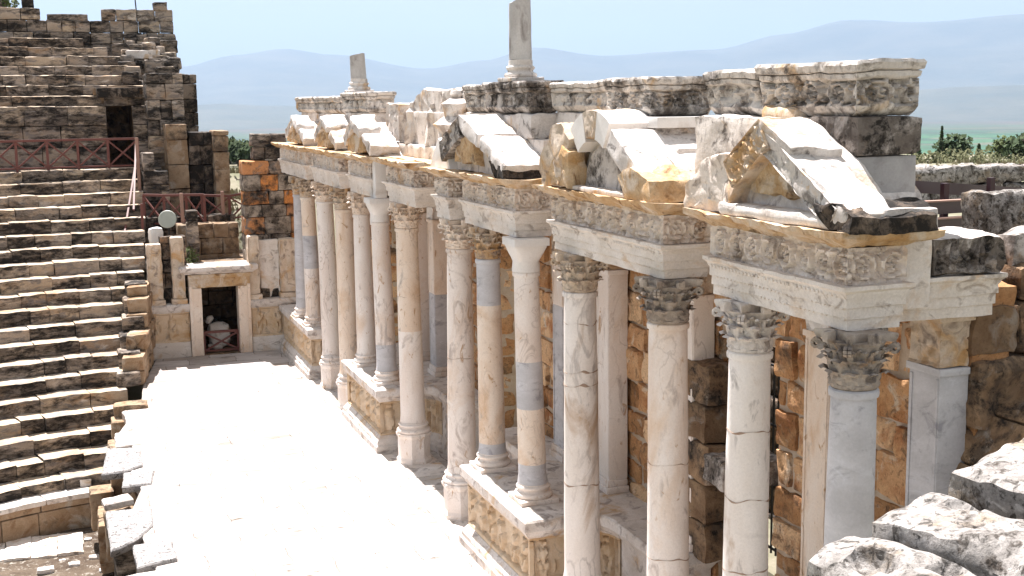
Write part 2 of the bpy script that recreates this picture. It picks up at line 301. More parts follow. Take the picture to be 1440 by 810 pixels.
def bar(mb, a, b_, w_=.05, h=None, tone=.5):
    a, b_ = Vector(a), Vector(b_); d = (b_ - a).normalized(); h = h or w_
    s_ = d.cross(Vector((0, 0, 1)))
    if s_.length < 1e-3: s_ = Vector((1, 0, 0))
    s_.normalize(); u_ = s_.cross(d); base = len(mb.v)
    for p in (a, b_):
        for (x, y) in ((-1, -1), (1, -1), (1, 1), (-1, 1)): mb.v.append(tuple(p + s_*x*w_/2 + u_*y*h/2))
    for q in ((3, 2, 1, 0), (4, 5, 6, 7), (0, 1, 5, 4), (1, 2, 6, 5), (2, 3, 7, 6), (3, 0, 4, 7)): mb.face(tuple(base + i for i in q), tone)
RNG = random.Random(7)
def tag(o, label=None, cat=None, group=None, kind=None):
    if label: o['label'] = label
    if cat: o['category'] = cat
    if group: o['group'] = group
    if kind: o['kind'] = kind
    return o
def thing(name, label, cat, loc=(0, 0, 0), group=None):
    o = bpy.data.objects.new(name, None); o.empty_display_size = .3; COL.objects.link(o); o.location = Vector(loc)
    return tag(o, label, cat, group)
# carving patterns: height 0..1 over (s along, t up)
def rinceau(p, h, leaf=1.):
    def fn(s, t):
        i = math.floor(s/p); u = (s/p - i - .5)*2*p/h*.5; v = (t - .5); sg = 1 if i % 2 else -1
        rr = math.hypot(u, v)*2; a = math.atan2(v*sg, u)
        hgt = math.exp(-((rr - .78)/.13)**2)
        if rr < .72: hgt = max(hgt, (.5 + .5*math.cos(a*5 + rr*7))*(.35 + .65*(rr < .45)) )
        else: hgt = max(hgt, .65*max(0, noise.noise(Vector((s*16, t*6, i*3.3))) + .15)*1.6)
        hgt = hgt*(.8 + .7*noise.noise(Vector((s*13, t*5, 2.2))))
        return max(0, min(1, (hgt - .12)*2.6))
    return fn
def tongues(p):
    def fn(s, t):
        i = math.floor(s/p); u = abs(s/p - i - .5)*2
        body = 1 if u < .8*math.sqrt(max(0, 1 - (max(0, t - .45)/.5)**2)) else 0
        h = body*(.55 + .45*abs(math.sin(u*7))) if body else 0.
        return min(1, h*(.8 + .5*noise.noise(Vector((s*7, t*4, 5.1)))))
    return fn
def figures(p):
    def g(x, y, cx, cy, sx, sy): return math.exp(-(((x - cx)/sx)**2 + ((y - cy)/sy)**2)**1.5)
    def fn(s, t):
        i = math.floor(s/p); u = (s - (i + .5)*p)/p*.6; k = math.sin(i*5.1); q = .05*math.sin(i*2.4)
        arm = g(u - (t - .62)*.9*k, t, q + .10*(1 if k > 0 else -1), .62, .04, .16)
        h = max(g(u, t, q + .02*k, .86, .058, .075), g(u, t, q, .62, .095, .15), g(u + (t - .3)*.16, t, q - .05, .26, .048, .2), g(u - (t - .3)*(.16 + .15*k), t, q + .06, .26, .05, .2),
                .8*arm, .7*g(u, t, q - .12*k, .40, .06, .16), .5*g(u, t, q + .22, .3 + .2*k, .05, .2))
        q2 = max(0, min(1, (h - .28)*3.4))
        return min(1, q2*(.85 + .4*noise.noise(Vector((s*16, t*9, 1.)))) + .25*max(0, noise.noise(Vector((s*9, t*6, 8.)))) + (.8 if t < .06 or t > .95 else 0))
    return fn
def rough_fn(fr):
    def fn(s, t): return .5 + .8*noise.noise(Vector((s*fr, t*fr*.6, 3.7)))
    return fn
def masonry(mb, u0, u1, z0, z1, T, depth=.4, ch=(.42, .58), cl=(.6, 1.2), gap=.012, r=.03, amp=.015, res=.2, top=None, holes=(), lich=1., front=.02, tones=None):
    """courses of separate blocks; T maps (u, depth, z) to the place; top(u) = ragged top height; holes = (ua, ub, za, zb)"""
    z = z0
    while z < z1 - .12:
        h = min(RNG.uniform(*ch), z1 - z)
        if z1 - z - h < .15: h = z1 - z
        segs = [(u0, u1)]
        for (ua, ub, za, zb) in holes:
            if z + h*.5 > za and z + h*.5 < zb:
                ns = []
                for (a, b_) in segs:
                    if ub <= a or ua >= b_: ns.append((a, b_)); continue
                    if ua > a: ns.append((a, ua))
                    if ub < b_: ns.append((ub, b_))
                segs = ns
        for (a, b_) in segs:
            u = a
            while u < b_ - .05:
                l = RNG.uniform(*cl)
                if b_ - u - l < cl[0]*.5: l = b_ - u
                if top is None or z + h*.5 < top(u + l/2):
                    k = RNG.uniform(-front, front)
                    block(mb, (u + gap, k, z + gap), (u + l - gap, depth + k, z + h - gap), res, r, amp, 2.6, None, T, RNG.random() if not tones else RNG.uniform(*tones), RNG.random()*lich)
                u += l
        z += h
# ------------------------------------------------------------------ setting: stage floor, orchestra, ground
def struct(o): o['kind'] = 'structure'; return o
mb = MB()
stage_pts = [(1.55, 8.0), (9.0, 8.0), (9.0, 42.0), (2.6, 42.0), (1.95, 38.2), (1.75, 35.6), (1.2, 35.0), (1.3, 33.9), (1.0, 32.7), (1.3, 31.0), (1.1, 29.0), (1.25, 27.6), (.95, 26.0), (1.1, 24.0), (1.2, 22.5), (1.1, 18.0)]
mould(mb, stage_pts, [(-.02, -.34), (0, -.3), (0, -.03), (-.03, 0)], .35, .012, 3.)
struct(mb.build('stage_floor', MT['stage'], smooth=False))
mb = MB()                                      # worn strip of lower paving along the podiums
for i in range(34):
    y = 8 + i*1.0
    block(mb, (6.68 + RNG.uniform(-.03, .03), y + .01, -.1), (7.9, y + .99, .012 + RNG.uniform(0, .012)), (.12, .12, .1), .02, .012, 4., top_only=True)
struct(mb.build('worn_paving', MT['carved_white']))
def ground_z(x, y):
    d = math.hypot(x, y)
    def ss(a, b_, t): t = max(0, min(1, (t - a)/(b_ - a))); return t*t*(3 - 2*t)
    zf = 5.4 - 5.2*ss(42, 165, d) - 155*ss(175, 900, d)
    az_ = math.degrees(math.atan2(x, y))
    if x > 9.9: z = 1.0 + (zf - 1.0)*ss(13, 19, x + .08*(y - 10) if y > 0 else x)
    else: z = zf
    if x < 9.9 + 0 and -60 < y < 58: z = -2.95 if (y < 42.6 or x < 1) else -2.95 + (zf - .9 + 2.95)*ss(44.5, 53, y)
    z += noise.noise(Vector((x*.05, y*.05, 0)))*.5*min(1, max(0, d - 45)/40) + noise.noise(Vector((x*.006, y*.006, 4)))*6*ss(200, 600, d)
    return z
mb = MB()
def grid_sheet(mb, xs, ys, fn):
    base = len(mb.v); nx = len(xs)
    for y in ys:
        for x in xs: mb.v.append((x, y, fn(x, y)))
    for j in range(len(ys) - 1):
        for i in range(nx - 1): mb.face((base + j*nx + i, base + j*nx + i + 1, base + (j+1)*nx + i + 1, base + (j+1)*nx + i))
def spaced(lo, hi, dense, step, grow=1.16):
    a = [dense[0]]; t = dense[0]
    while t < dense[1]: t += step; a.append(t)
    s = step
    while a[-1] < hi: s *= grow; a.append(min(hi, a[-1] + s))
    s = step; t = dense[0]; pre = []
    while t > lo: s *= grow; t = max(lo, t - s); pre.append(t)
    return pre[::-1] + a
grid_sheet(mb, spaced(-34000, 34000, (-14, 60), 1.2), spaced(-9000, 40000, (-12, 110), 1.5), ground_z)
struct(mb.build('ground', MT['land'], smooth=True))
mb = MB()
grid_sheet(mb, [-9 + i*.25 for i in range(58)], [14 + i*.25 for i in range(96)], lambda x, y: -2.75 + .05*noise.noise(Vector((x*1.3, y*1.3, 0))) + .02*noise.noise(Vector((x*6, y*6, 1))) + .25*max(0, x - 1)*0)
struct(mb.build('orchestra_floor', MT['soil']))
mb = MB()
for i in range(9):
    for j in range(2):
        x = -5.6 + i*.62; y = 31.9 + j*.8 - .03*i
        block(mb, (x + .003, y + .003, -2.9), (x + .617, y + .797, -2.685 + RNG.uniform(-.012, .012)), (.08, .08, .2), .02, .03, 4., top_only=True, tone=RNG.uniform(.3, .7), lich=RNG.random())
struct(mb.build('paving_strip', MT['frieze']))
# distant mountain range
def ridge(name, ctrl, r0_, r1_, r2_, seed, na=220, nr=26, base=-160):
    mb = MB()
    a0, a1 = ctrl[0][0], ctrl[-1][0]
    for j in range(nr + 1):
        q = j/nr; r = r0_ + (r2_ - r0_)*q
        prof = ((r - r0_)/(r1_ - r0_))**1.25 if r < r1_ else 1 - ((r - r1_)/(r2_ - r1_))**1.5
        for i in range(na + 1):
            a = a0 + (a1 - a0)*i/na
            for k in range(len(ctrl) - 1):
                if ctrl[k][0] <= a <= ctrl[k+1][0]:
                    t = (a - ctrl[k][0])/(ctrl[k+1][0] - ctrl[k][0]); t = t*t*(3 - 2*t); h = ctrl[k][1]*(1 - t) + ctrl[k+1][1]*t; break
            x, y = r*math.sin(R(a)), r*math.cos(R(a))
            hh = h*r1_ + CAM_H - base
            rn = 1 - abs(noise.noise(Vector((x/2600 + seed, y/2600, 0))))*1.2
            rn2 = noise.fractal(Vector((x/1300, y/1300, seed)), 1.0, 2.1, 5)
            z = base + hh*max(0, prof)*(.80 + .20*rn if prof < .97 else .97 + .03*rn) + rn2*hh*.045*(1 - abs(2*prof - 1))**.6 + rn2*hh*.012*prof
            mb.v.append((x, y, z))
    for j in range(nr):
        for i in range(na): mb.face((j*(na+1) + i, j*(na+1) + i + 1, (j+1)*(na+1) + i + 1, (j+1)*(na+1) + i))
    struct(mb.build(name, MT['mount'], smooth=True))
MT['mount'] = stone('mountain_slopes', (.05, .065, .06), (.085, .09, .075), .0011, [], None, None, 30., .002, .95, 0., speck=0.)
ridge('mountains', [(-30, .03), (-12, .036), (0, .024), (5.3, .0295), (7.6, .0385), (9.8, .0437), (12, .038), (16.1, .0275), (18.7, .033), (21, .0435), (24.2, .0355), (28.9, .0385), (32, .0495), (35, .0588), (38, .056), (42, .0602), (50, .05), (62, .045), (80, .03)], 14500, 21000, 26000, 1.3)
ridge('hills', [(-30, .002), (0, -.002), (5, -.0005), (7, .001), (9, -.001), (12, -.002), (20, .001), (30, .003), (37, .0045), (40, .007), (44, .008), (55, .006), (80, .004)], 8500, 11000, 13500, 5.1)
# ------------------------------------------------------------------ stage building
FZ = 7.03
def Tfacade(x0):
    def T(p): return Vector((x0 + p.y, p.x, p.z))
    T.flip = True; return T
def plaster_back(mb, x0, x1, y0, y1, z0, z1): block(mb, (x0, y0, z0), (x1, y1, z1), 5., 0., 0., tone=.5, lich=0)
bw = thing('stage_back_wall', 'tall wall of rough orange stone blocks standing behind all the marble columns', 'wall', (9.2, 25, 0))
mb = MB(); doors = [(14.4, 15.95, 0, 4.9), (24.0, 26.2, 0, 5.2), (33.9, 35.4, 0, 4.9)]
masonry(mb, 10.5, 42, 0.0, 7.0, Tfacade(9.0), .5, (.34, .62), (.4, 1.05), .02, .06, .05, .11, holes=doors, front=.05, top=lambda u: 7.1 if u > 13.4 else 6.25)
mb.build('block_facing', MT['orange'], bw)
mb = MB()
plaster_back(mb, 9.06, 9.7, 10.85, 13.39, 0, 6.15)
for (a, b_) in ((13.4, 14.37), (15.98, 23.97), (26.23, 33.87), (35.43, 42)): plaster_back(mb, 9.06, 9.7, a, b_, 0, 6.98)
for (a, b_, z) in ((14.37, 15.98, 4.92), (23.97, 26.23, 5.22), (33.87, 35.43, 4.92)): plaster_back(mb, 9.06, 9.7, a, b_, z, 6.98)
mb.build('mortar_core', MT['mortar'], bw, smooth=False)
# podiums
POD = [(-.0 + .16, 0), (.16, .14), (.13, .17), (.10, .22), (.10, .30), (.04, .38), (.0, .42), (0, 1.18), (.03, 1.22), (.06, 1.30), (.11, 1.36), (.11, 1.52), (.08, 1.55)]
def podium(y0, y1, label, fx=6.83, arc=True, detail=.035):
    p = thing('podium', label, 'podium', (7.8, (y0 + y1)/2, 0), 'column podiums')
    def plan(d=0.):
        pts = [(fx, y0)]
        if arc:
            pts += [(7.75, y0)]
            for k in range(1, 6):
                a = math.pi/2*k/6; pts.append((7.75 + .45*math.sin(a), y0 - .5*(1 - math.cos(a))))
            pts += [(8.2, y0 - .55), (8.98, y0 - .55)]
        else: pts += [(8.98, y0)]
        pts += [(8.98, y1), (fx, y1)]
        return pts
    pl = plan()
    mb = MB(); mould(mb, pl, [(.13, -.02), (.13, .16), (.10, .19)], .15, .006, y0); mould(mb, pl, [(.09, .191), (.09, .27), (.02, .36), (-.01, .40)], .15, .006, y0); mb.build('plinth_moulding', MT['carved_white'], p)
    mb = MB(); mould(mb, pl, [(-.02, .40), (-.02, .44), (-.02, 1.20), (-.02, 1.22)], detail, .006, y0, (.44, 1.20, figures(.56), .095, detail*1.1)); mb.build('figure_relief', MT['carved_ochre'], p)
    mb = MB(); mould(mb, pl, [(-.01, 1.22), (.03, 1.27), (.07, 1.34), (.10, 1.37), (.10, 1.52), (.07, 1.55)], .12, .008, y0); mb.build('cap_moulding', MT['carved_white'], p)
    return p
podium(9.2, 12.95, 'carved podium lowest under the blue grey column, mostly hidden behind the foreground rocks', detail=.05)
podium(18.25, 21.58, 'carved relief podium in the foreground under the patched column with a plain white capital', detail=.024)
podium(28.35, 32.0, 'carved podium midway along the stage, under two slim columns and beside an octagonal pedestal', detail=.05)
podium(36.95, 41.9, 'farthest carved podium, next to the end wall with the small doorway', detail=.06)
LG = ((13.2, 14.3, 'behind the white veined column'), (16.0, 17.68, 'between the plain and the cracked cream columns'), (21.65, 23.8, 'behind the pale cream column'), (26.4, 27.78, 'behind the orange tinged column'), (32.05, 33.8, 'by the far doorway, right of it'), (35.5, 36.38, 'by the far doorway, left of it'))
for (a, b_, l) in LG:
    mb = MB(); mould(mb, rect(8.2, 8.97, a, b_), [(.02, 0), (.02, .2), (-.02, .4), (-.02, 1.22), (.05, 1.34), (.09, 1.37), (.09, 1.51), (.07, 1.535)], .2, .008, a)
    tag(mb.build('wall_ledge', MT['carved_white'], loc=Vector((8.5, (a + b_)/2, 0))), 'low marble ledge at the wall foot, ' + l, 'ledge', 'wall ledges')
# ---- columns
def capital_mb(rb, h, n=8, seed=1., worn=.008, hi=1.):
    """Corinthian capital, base at z=0: bell, two rows of acanthus leaves, corner volutes, concave abacus"""
    mb = MB(); hb = h*.84
    lathe(mb, [(rb*1.0, 0), (rb*1.08, .02), (rb*1.08, .045), (rb*.96, .06), (rb*.97, hb*.5), (rb*1.08, hb*.75), (rb*1.3, hb*.96), (rb*1.36, hb)], 20, amp=worn*.5, seed=seed)
    def leaf(a, z0, z1, r, wd, curl):
        base = len(mb.v); nu, nv = 5, 8
        for j in range(nv + 1):
            t = j/nv
            z = z0 + (z1 - z0)*(min(1, t*1.22) if t < .82 else 1 - (t - .82)*.55)
            rr = r + .02 + curl*(max(0, t - .35)**1.7)*1.9
            ww = wd*(1 - .12*t - .75*max(0, t - .72)**1.2*2)*(1 + .16*math.sin(t*19))
            for i in range(nu + 1):
                u = (i/nu - .5)
                q = rr - abs(u)*.06 + .02*math.cos(u*2*math.pi*2.5) + .012*math.sin(t*19 + u*6)
                aa = a + u*ww/max(.1, rr)
                p = Vector((q*math.cos(aa), q*math.sin(aa), z - abs(u)*.05*t)); p += nzv(p, 9, seed)*worn
                mb.v.append(tuple(p))
        for j in range(nv):
            for i in range(nu): mb.face((base + j*(nu+1) + i, base + j*(nu+1) + i + 1, base + (j+1)*(nu+1) + i + 1, base + (j+1)*(nu+1) + i), .5 + .3*((i + j) % 2 == 0)*0)
    for k in range(n): leaf(2*math.pi*k/n, .03, hb*.44, rb*1.03, rb*.95, .11*hi)
    for k in range(n): leaf(2*math.pi*(k + .5)/n, .05, hb*.72, rb*1.03, rb*.92, .14*hi)
    for k in range(n*2): leaf(2*math.pi*(k + .25)/n/2, hb*.45, hb*.9, rb*1.06, rb*.42, .13*hi)
    for k in range(4):
        a = math.pi/4 + k*math.pi/2
        for sg in (-1, 1):
            pts = []
            for j in range(22):
                t = j/21
                if t < .5: rr = rb*(1.05 + .62*(t*2)**1.6); z = hb*(.55 + .42*(t*2)**.8); 
                else:
                    q = (t - .5)*2; an = math.pi/2 - q*math.pi*2.3; cr_ = .05*(1 - q*.62); rr = rb*1.67 + cr_*math.cos(an)*1.0; z = hb*.97 - .05 + cr_*math.sin(an)
                pts.append(Vector((rr*math.cos(a + sg*.05), rr*math.sin(a + sg*.05), z)))
            for j in range(21): bar(mb, pts[j], pts[j+1], .035, .03)
        for sg in (-1, 1): leaf(a + sg*.32, hb*.5, hb*.93, rb*1.05, rb*.35, .10*hi)
    base = len(mb.v); rim = []
    for k in range(4):
        for j in range(9):
            t = j/8; a0 = math.pi/4 + k*math.pi/2; c0 = Vector((math.cos(a0), math.sin(a0), 0)); c1 = Vector((-math.sin(a0), math.cos(a0), 0))
            p = c0.lerp(c1, t)*rb*1.82; mid = ((c0 + c1)*.5).normalized(); p -= mid*rb*.42*math.sin(math.pi*t)
            if j < 8: rim.append(p)
    for (sc_, z) in ((.93, hb), (.97, hb + .03), (1.0, hb + .05), (1.0, h - .01), (.97, h)):
        for p in rim:
            q = Vector((p.x*sc_, p.y*sc_, z)); q += nzv(q, 7, seed)*worn*1.2; mb.v.append(tuple(q))
    m = len(rim)
    for k in range(4):
        for i in range(m): j = (i+1) % m; mb.face((base + k*m + i, base + k*m + j, base + (k+1)*m + j, base + (k+1)*m + i))
    mb.face(tuple(base + i for i in reversed(range(m)))); mb.face(tuple(base + 4*m + i for i in range(m)))
    for k in range(4):
        a = k*math.pi/2; rr = rb*1.36; lathe_c = Vector((rr*math.cos(a), rr*math.sin(a), h*.92)); block(mb, tuple(lathe_c - Vector((.05, .05, .06))), tuple(lathe_c + Vector((.05, .05, .06))), .06, .03, .012, 9., seed + k, tone=.5, lich=.3)
    return mb
def plain_cap_mb(rb, h):
    mb = MB(); base = 0; n = 32; lev = []
    for t in (0, .04, .08, .3, .55, .74, .78):
        q = max(0, (t - .3)/.5); r_c = rb*(1.02 + .06*(t < .09)); sq = min(1, q*1.25)
        for i in range(n):
            a = 2*math.pi*i/n + math.pi/4; c_, s_ = math.cos(a), math.sin(a); k = 1/max(abs(math.cos(a)), abs(math.sin(a)))
            rr = r_c*(1 - sq) + rb*1.34*min(k, 1.3)*sq; mb.v.append((rr*c_, rr*s_, t*h))
    for t in (.78, .98, 1.0):
        for i in range(n):
            a = 2*math.pi*i/n + math.pi/4; k = 1/max(abs(math.cos(a)), abs(math.sin(a))); rr = rb*1.46*min(k, 1.36)*(.985 if t == 1. else 1); mb.v.append((rr*math.cos(a), rr*math.sin(a), t*h))
    for k in range(9):
        for i in range(n): j = (i+1) % n; mb.face((k*n + i, k*n + j, (k+1)*n + j, (k+1)*n + i))
    mb.face(tuple(9*n + i for i in range(n))); mb.face(tuple(reversed(range(n))))
    return mb
CZ = 5.47; CH = .57
def column(x, yb, yt, kind, label, secs, cap, rb, rtop, capmat, basemat='cream', zb=None, seed=0., name='column', capkind='leaf', cracks=()):
    """secs = [(z from, z to, material)] of the shaft; the foot stands at yb, the neck at yt"""
    ped = kind == 'oct'; z0 = 0. if ped else 1.55
    t = thing(name, label, 'column', (x, yb, z0), 'marble columns of the stage front')
    zs0 = z0
    if ped:
        mb = MB(); s = rb*1.32
        lathe(mb, [(s*1.10, 0.0), (s*1.10, .09), (s*1.03, .13), (s, .15), (s, .60), (s*1.06, .64), (s*1.12, .67), (s*1.12, .72), (s*1.05, .735)], 8, (x, yb), .006, seed, rot=math.pi/8)
        mb.build('octagonal_pedestal', MT[basemat], t, smooth=False); zs0 = .735
    mb = MB()
    if not ped: block(mb, (x - rb*1.42, yb - rb*1.42, zs0), (x + rb*1.42, yb + rb*1.42, zs0 + .08), .1, .012, .006, 4., tone=.5, lich=.3); zs0 += .08
    pf = []
    for (k0, k1, r_, bul) in ((0, .085, 1.30, .09), (.095, .145, 1.14, -.05), (.15, .205, 1.17, .07)):
        for j in range(6):
            q = j/5; pf.append((rb*(r_ + bul*math.sin(math.pi*q)), zs0 + k0 + (k1 - k0)*q))
    pf += [(rb*1.06, zs0 + .215), (rb*1.06, zs0 + .235)]
    lathe(mb, pf, 32, (x, yb), .004, seed); mb.build('base', MT[basemat], t); zs0 += .235
    sh = (yt - yb)/(CZ - z0)
    H_ = CZ - zs0
    for (a, b_, mat) in secs:
        a = max(a, zs0); b_ = min(b_, CZ); mb = MB(); pf = []
        k = max(2, int((b_ - a)/.12))
        for j in range(k + 1):
            z = a + (b_ - a)*j/k; q = (z - zs0)/H_; r_ = rb + (rtop - rb)*q**1.25
            if q < .03: r_ += .022*(1 - q/.03)
            pf.append((r_, z))
        if b_ >= CZ - .01:
            pf = [p for p in pf if p[1] < CZ - .11]; pf += [(rtop, CZ - .11), (rtop*1.0, CZ - .085), (rtop*1.10, CZ - .08), (rtop*1.12, CZ - .04), (rtop*1.10, CZ - .015), (rtop*1.02, CZ)]
        lathe(mb, pf, 36, (x, yb), .0045, seed, (0, sh), z0); mb.build('shaft', MT[mat], t)
    for q0, (zc, th) in enumerate(cracks):       # dark irregular joints where the broken drums were set together
        mb = MB(); n = 60; q = (zc - zs0)/H_; r_ = rb + (rtop - rb)*q**1.25 + .003
        for i in range(n):
            a = 2*math.pi*i/n; c0 = .05*noise.noise(Vector((math.cos(a)*1.6, math.sin(a)*1.6, seed + zc))) ; w_ = th*max(.0, .30 + 1.5*noise.noise(Vector((math.cos(a)*2.6, math.sin(a)*2.6, seed*3 + zc))))
            for (dz, dr) in ((-w_*.5, -.006), (-w_*.4, .002), (w_*.4, .002), (w_*.5, -.006)):
                z = zc + c0 + dz; mb.v.append((x + (r_ + dr)*math.cos(a), yb + sh*(z - z0) + (r_ + dr)*math.sin(a), z))
        for i in range(n):
            for k in range(3): j = (i+1) % n; mb.face((i*4 + k, j*4 + k, j*4 + k + 1, i*4 + k + 1))
        mb.build('joint_line', MT['joint'], t)
    cm_ = cap(); dy = yb + sh*(CZ - z0)
    cm_.v = [(p[0] + x, p[1] + dy, p[2] + CZ) for p in cm_.v]; cm_.build('capital', MT[capmat], t)
    return t
def cleaf(rt, seed, worn=.014): return lambda: capital_mb(rt, CH, 8, seed, worn)
def cplain(rt): return lambda: plain_cap_mb(rt, CH)
XP, XO = 7.4, 7.3
column(7.25, 10.2, 10.16, 'pod', 'smooth blue grey column with a dark crusted leaf capital, nearest the foreground rocks', [(0, 9, 'grey_marble')], cleaf(.225, 1.), .262, .222, 'dark_cap', 'grey_marble', seed=1)
column(7.25, 12.18, 12.14, 'pod', 'white veined column with dark stains, second from the near end, under the broken gable', [(0, 9, 'white_marble')], cleaf(.232, 2.), .268, .235, 'carved_white', 'white_marble', seed=2, cracks=((4.55, .02), (3.75, .03), (2.9, .02)))
column(7.25, 14.1, 14.18, 'oct', 'plain cream column with a dark leaf capital, just left of the dark barred doorway', [(0, 9, 'cream')], cleaf(.25, 3.), .285, .248, 'dark_cap', 'cream', seed=3, cracks=((3.62, .025), (2.35, .02)))
column(7.25, 17.0, 17.07, 'oct', 'cracked cream column with brown crack patches, in front of the white arched pediment block', [(0, 9, 'white_marble')], cleaf(.245, 4.), .28, .243, 'carved', 'cream', seed=4, cracks=((5.0, .035), (4.25, .05), (4.05, .06), (2.5, .03)))
column(7.28, 19.22, 19.46, 'pod', 'patched column with a smooth new white capital above the foreground relief podium', [(1.8, 2.2, 'grey_marble'), (2.2, 3.15, 'ochre_marble'), (3.15, 3.95, 'grey_marble'), (3.95, 9, 'cream')], cplain(.22), .24, .21, 'new_white', 'cream', seed=5)
column(7.25, 21.25, 21.36, 'pod', 'slim column with a blue grey top section below a large leaf capital', [(1.8, 2.05, 'grey_marble'), (2.05, 4.62, 'ochre_marble'), (4.62, 9, 'grey_marble')], cleaf(.215, 6.), .245, .212, 'carved', 'cream', seed=6)
column(7.26, 23.22, 23.12, 'oct', 'pale cream column on an octagonal pedestal at the stage edge, left of the foreground podium', [(0, 9, 'cream')], cleaf(.24, 7.), .285, .24, 'ochre_marble', 'cream', seed=7, cracks=((3.3, .012),))
column(7.38, 27.3, 27.5, 'oct', 'orange tinged column on a broad octagonal pedestal, in front of a pilaster', [(0, 3.1, 'cream'), (3.1, 9, 'ochre_marble')], cleaf(.248, 8.), .285, .248, 'ochre_marble', 'cream', seed=8, cracks=((3.9, .012),))
column(7.2, 28.97, 29.3, 'pod', 'slim column with a grey foot section and a plain white capital below a new white post', [(1.8, 2.5, 'grey_marble'), (2.5, 9, 'cream')], cplain(.22), .245, .212, 'new_white', 'cream', seed=9)
column(7.24, 31.28, 31.42, 'pod', 'slim cream column partly hidden by the one with the plain white capital', [(0, 9, 'cream')], cleaf(.215, 10.), .245, .212, 'ochre_marble', 'cream', seed=10)
column(7.17, 33.0, 33.2, 'oct', 'ochre column on an octagonal pedestal, right one of the far doorway pair', [(0, 9, 'ochre_marble')], cleaf(.24, 11.), .28, .24, 'carved', 'cream', seed=11)
column(7.24, 35.7, 36.15, 'oct', 'cream and ochre column on an octagonal pedestal, left one of the far doorway pair', [(0, 9, 'cream')], cleaf(.24, 12.), .28, .24, 'ochre_marble', 'cream', seed=12)
column(7.1, 37.6, 38.05, 'pod', 'far slim column with a blue grey middle section', [(1.8, 3.3, 'cream'), (3.3, 4.3, 'grey_marble'), (4.3, 9, 'ochre_marble')], cleaf(.215, 13.), .245, .212, 'carved', 'cream', seed=13)
column(7.1, 39.35, 39.3, 'pod', 'farthest column, pale grey, beside the end wall', [(0, 9, 'grey_marble')], cleaf(.215, 14.), .245, .212, 'carved', 'cream', seed=14)
# ---- pilasters on the wall behind the columns
def pilaster(y, label, mat, capmat, x=8.62, hw=.26, mat2=None, zsplit=3.4):
    t = thing('pilaster', label, 'pilaster', (x, y, 1.55), 'square pilasters on the back wall')
    mb = MB()
    block(mb, (x - .07, y - hw - .07, 1.55), (8.97, y + hw + .07, 1.66), .15, .01, .006, 4., tone=.5, lich=.2); block(mb, (x - .035, y - hw - .035, 1.66), (8.97, y + hw + .035, 1.78), .15, .03, .006, 4., tone=.5, lich=.2)
    mb.build('base', MT['cream'], t)
    for (a, b_, m_) in (((1.78, CZ - .1, mat),) if not mat2 else ((1.78, zsplit, mat2), (zsplit, CZ - .1, mat))):
        mb = MB(); block(mb, (x, y - hw, a), (8.97, y + hw, b_), .16, .008, .004, 3., tone=.5, lich=.1)
        for (p, q) in (((x - .012, y - hw + .015, a + .04), (x, y - hw + .06, b_ - .04)), ((x - .012, y + hw - .06, a + .04), (x, y + hw - .015, b_ - .04))): block(mb, p, q, .3, .004, .002, 3., tone=.5, lich=.1)
        mb.build('shaft', MT[m_], t)
    mb = MB(); block(mb, (x - .03, y - hw - .03, CZ - .1), (8.97, y + hw + .03, CZ - .02), .15, .012, .004, 3., tone=.5, lich=.1); mb.build('necking', MT[mat], t)
    mb = MB()
    block(mb, (x - .02, y - hw - .0, CZ - .02), (8.97, y + hw, CZ + CH - .08), (.06, .04, .04), .03, .02, 5., carve=(rough_fn(11), .07, ('-x', '-y')), tone=.5, lich=.4)
    block(mb, (x - .1, y - hw - .09, CZ + CH - .08), (8.97, y + hw + .09, CZ + CH + .02), .12, .02, .012, 4., tone=.5, lich=.4)
    mb.build('capital', MT[capmat], t)
pilaster(10.8, 'blue grey pilaster at the near end of the wall, right of the blue grey column', 'grey_marble', 'carved', 8.6, .25)
pilaster(12.85, 'tan panelled pilaster between the white veined and the blue grey columns', 'ochre_marble', 'new_white')
pilaster(16.24, 'pale pilaster half hidden behind the plain cream column, beside the barred doorway', 'cream', 'carved', hw=.21)
pilaster(19.3, 'pale pilaster showing just right of the cracked cream column', 'cream', 'carved')
pilaster(21.35, 'pilaster of cream stone above and dark grey below, right of the white capital column', 'cream', 'carved', mat2='grey_marble', zsplit=4.5)
pilaster(29.4, 'pilaster with a grey lower half beside the orange tinged column', 'ochre_marble', 'new_white', mat2='grey_marble', zsplit=3.6, x=8.5)
pilaster(31.4, 'pilaster in shade behind the slim columns midway along', 'cream', 'carved')
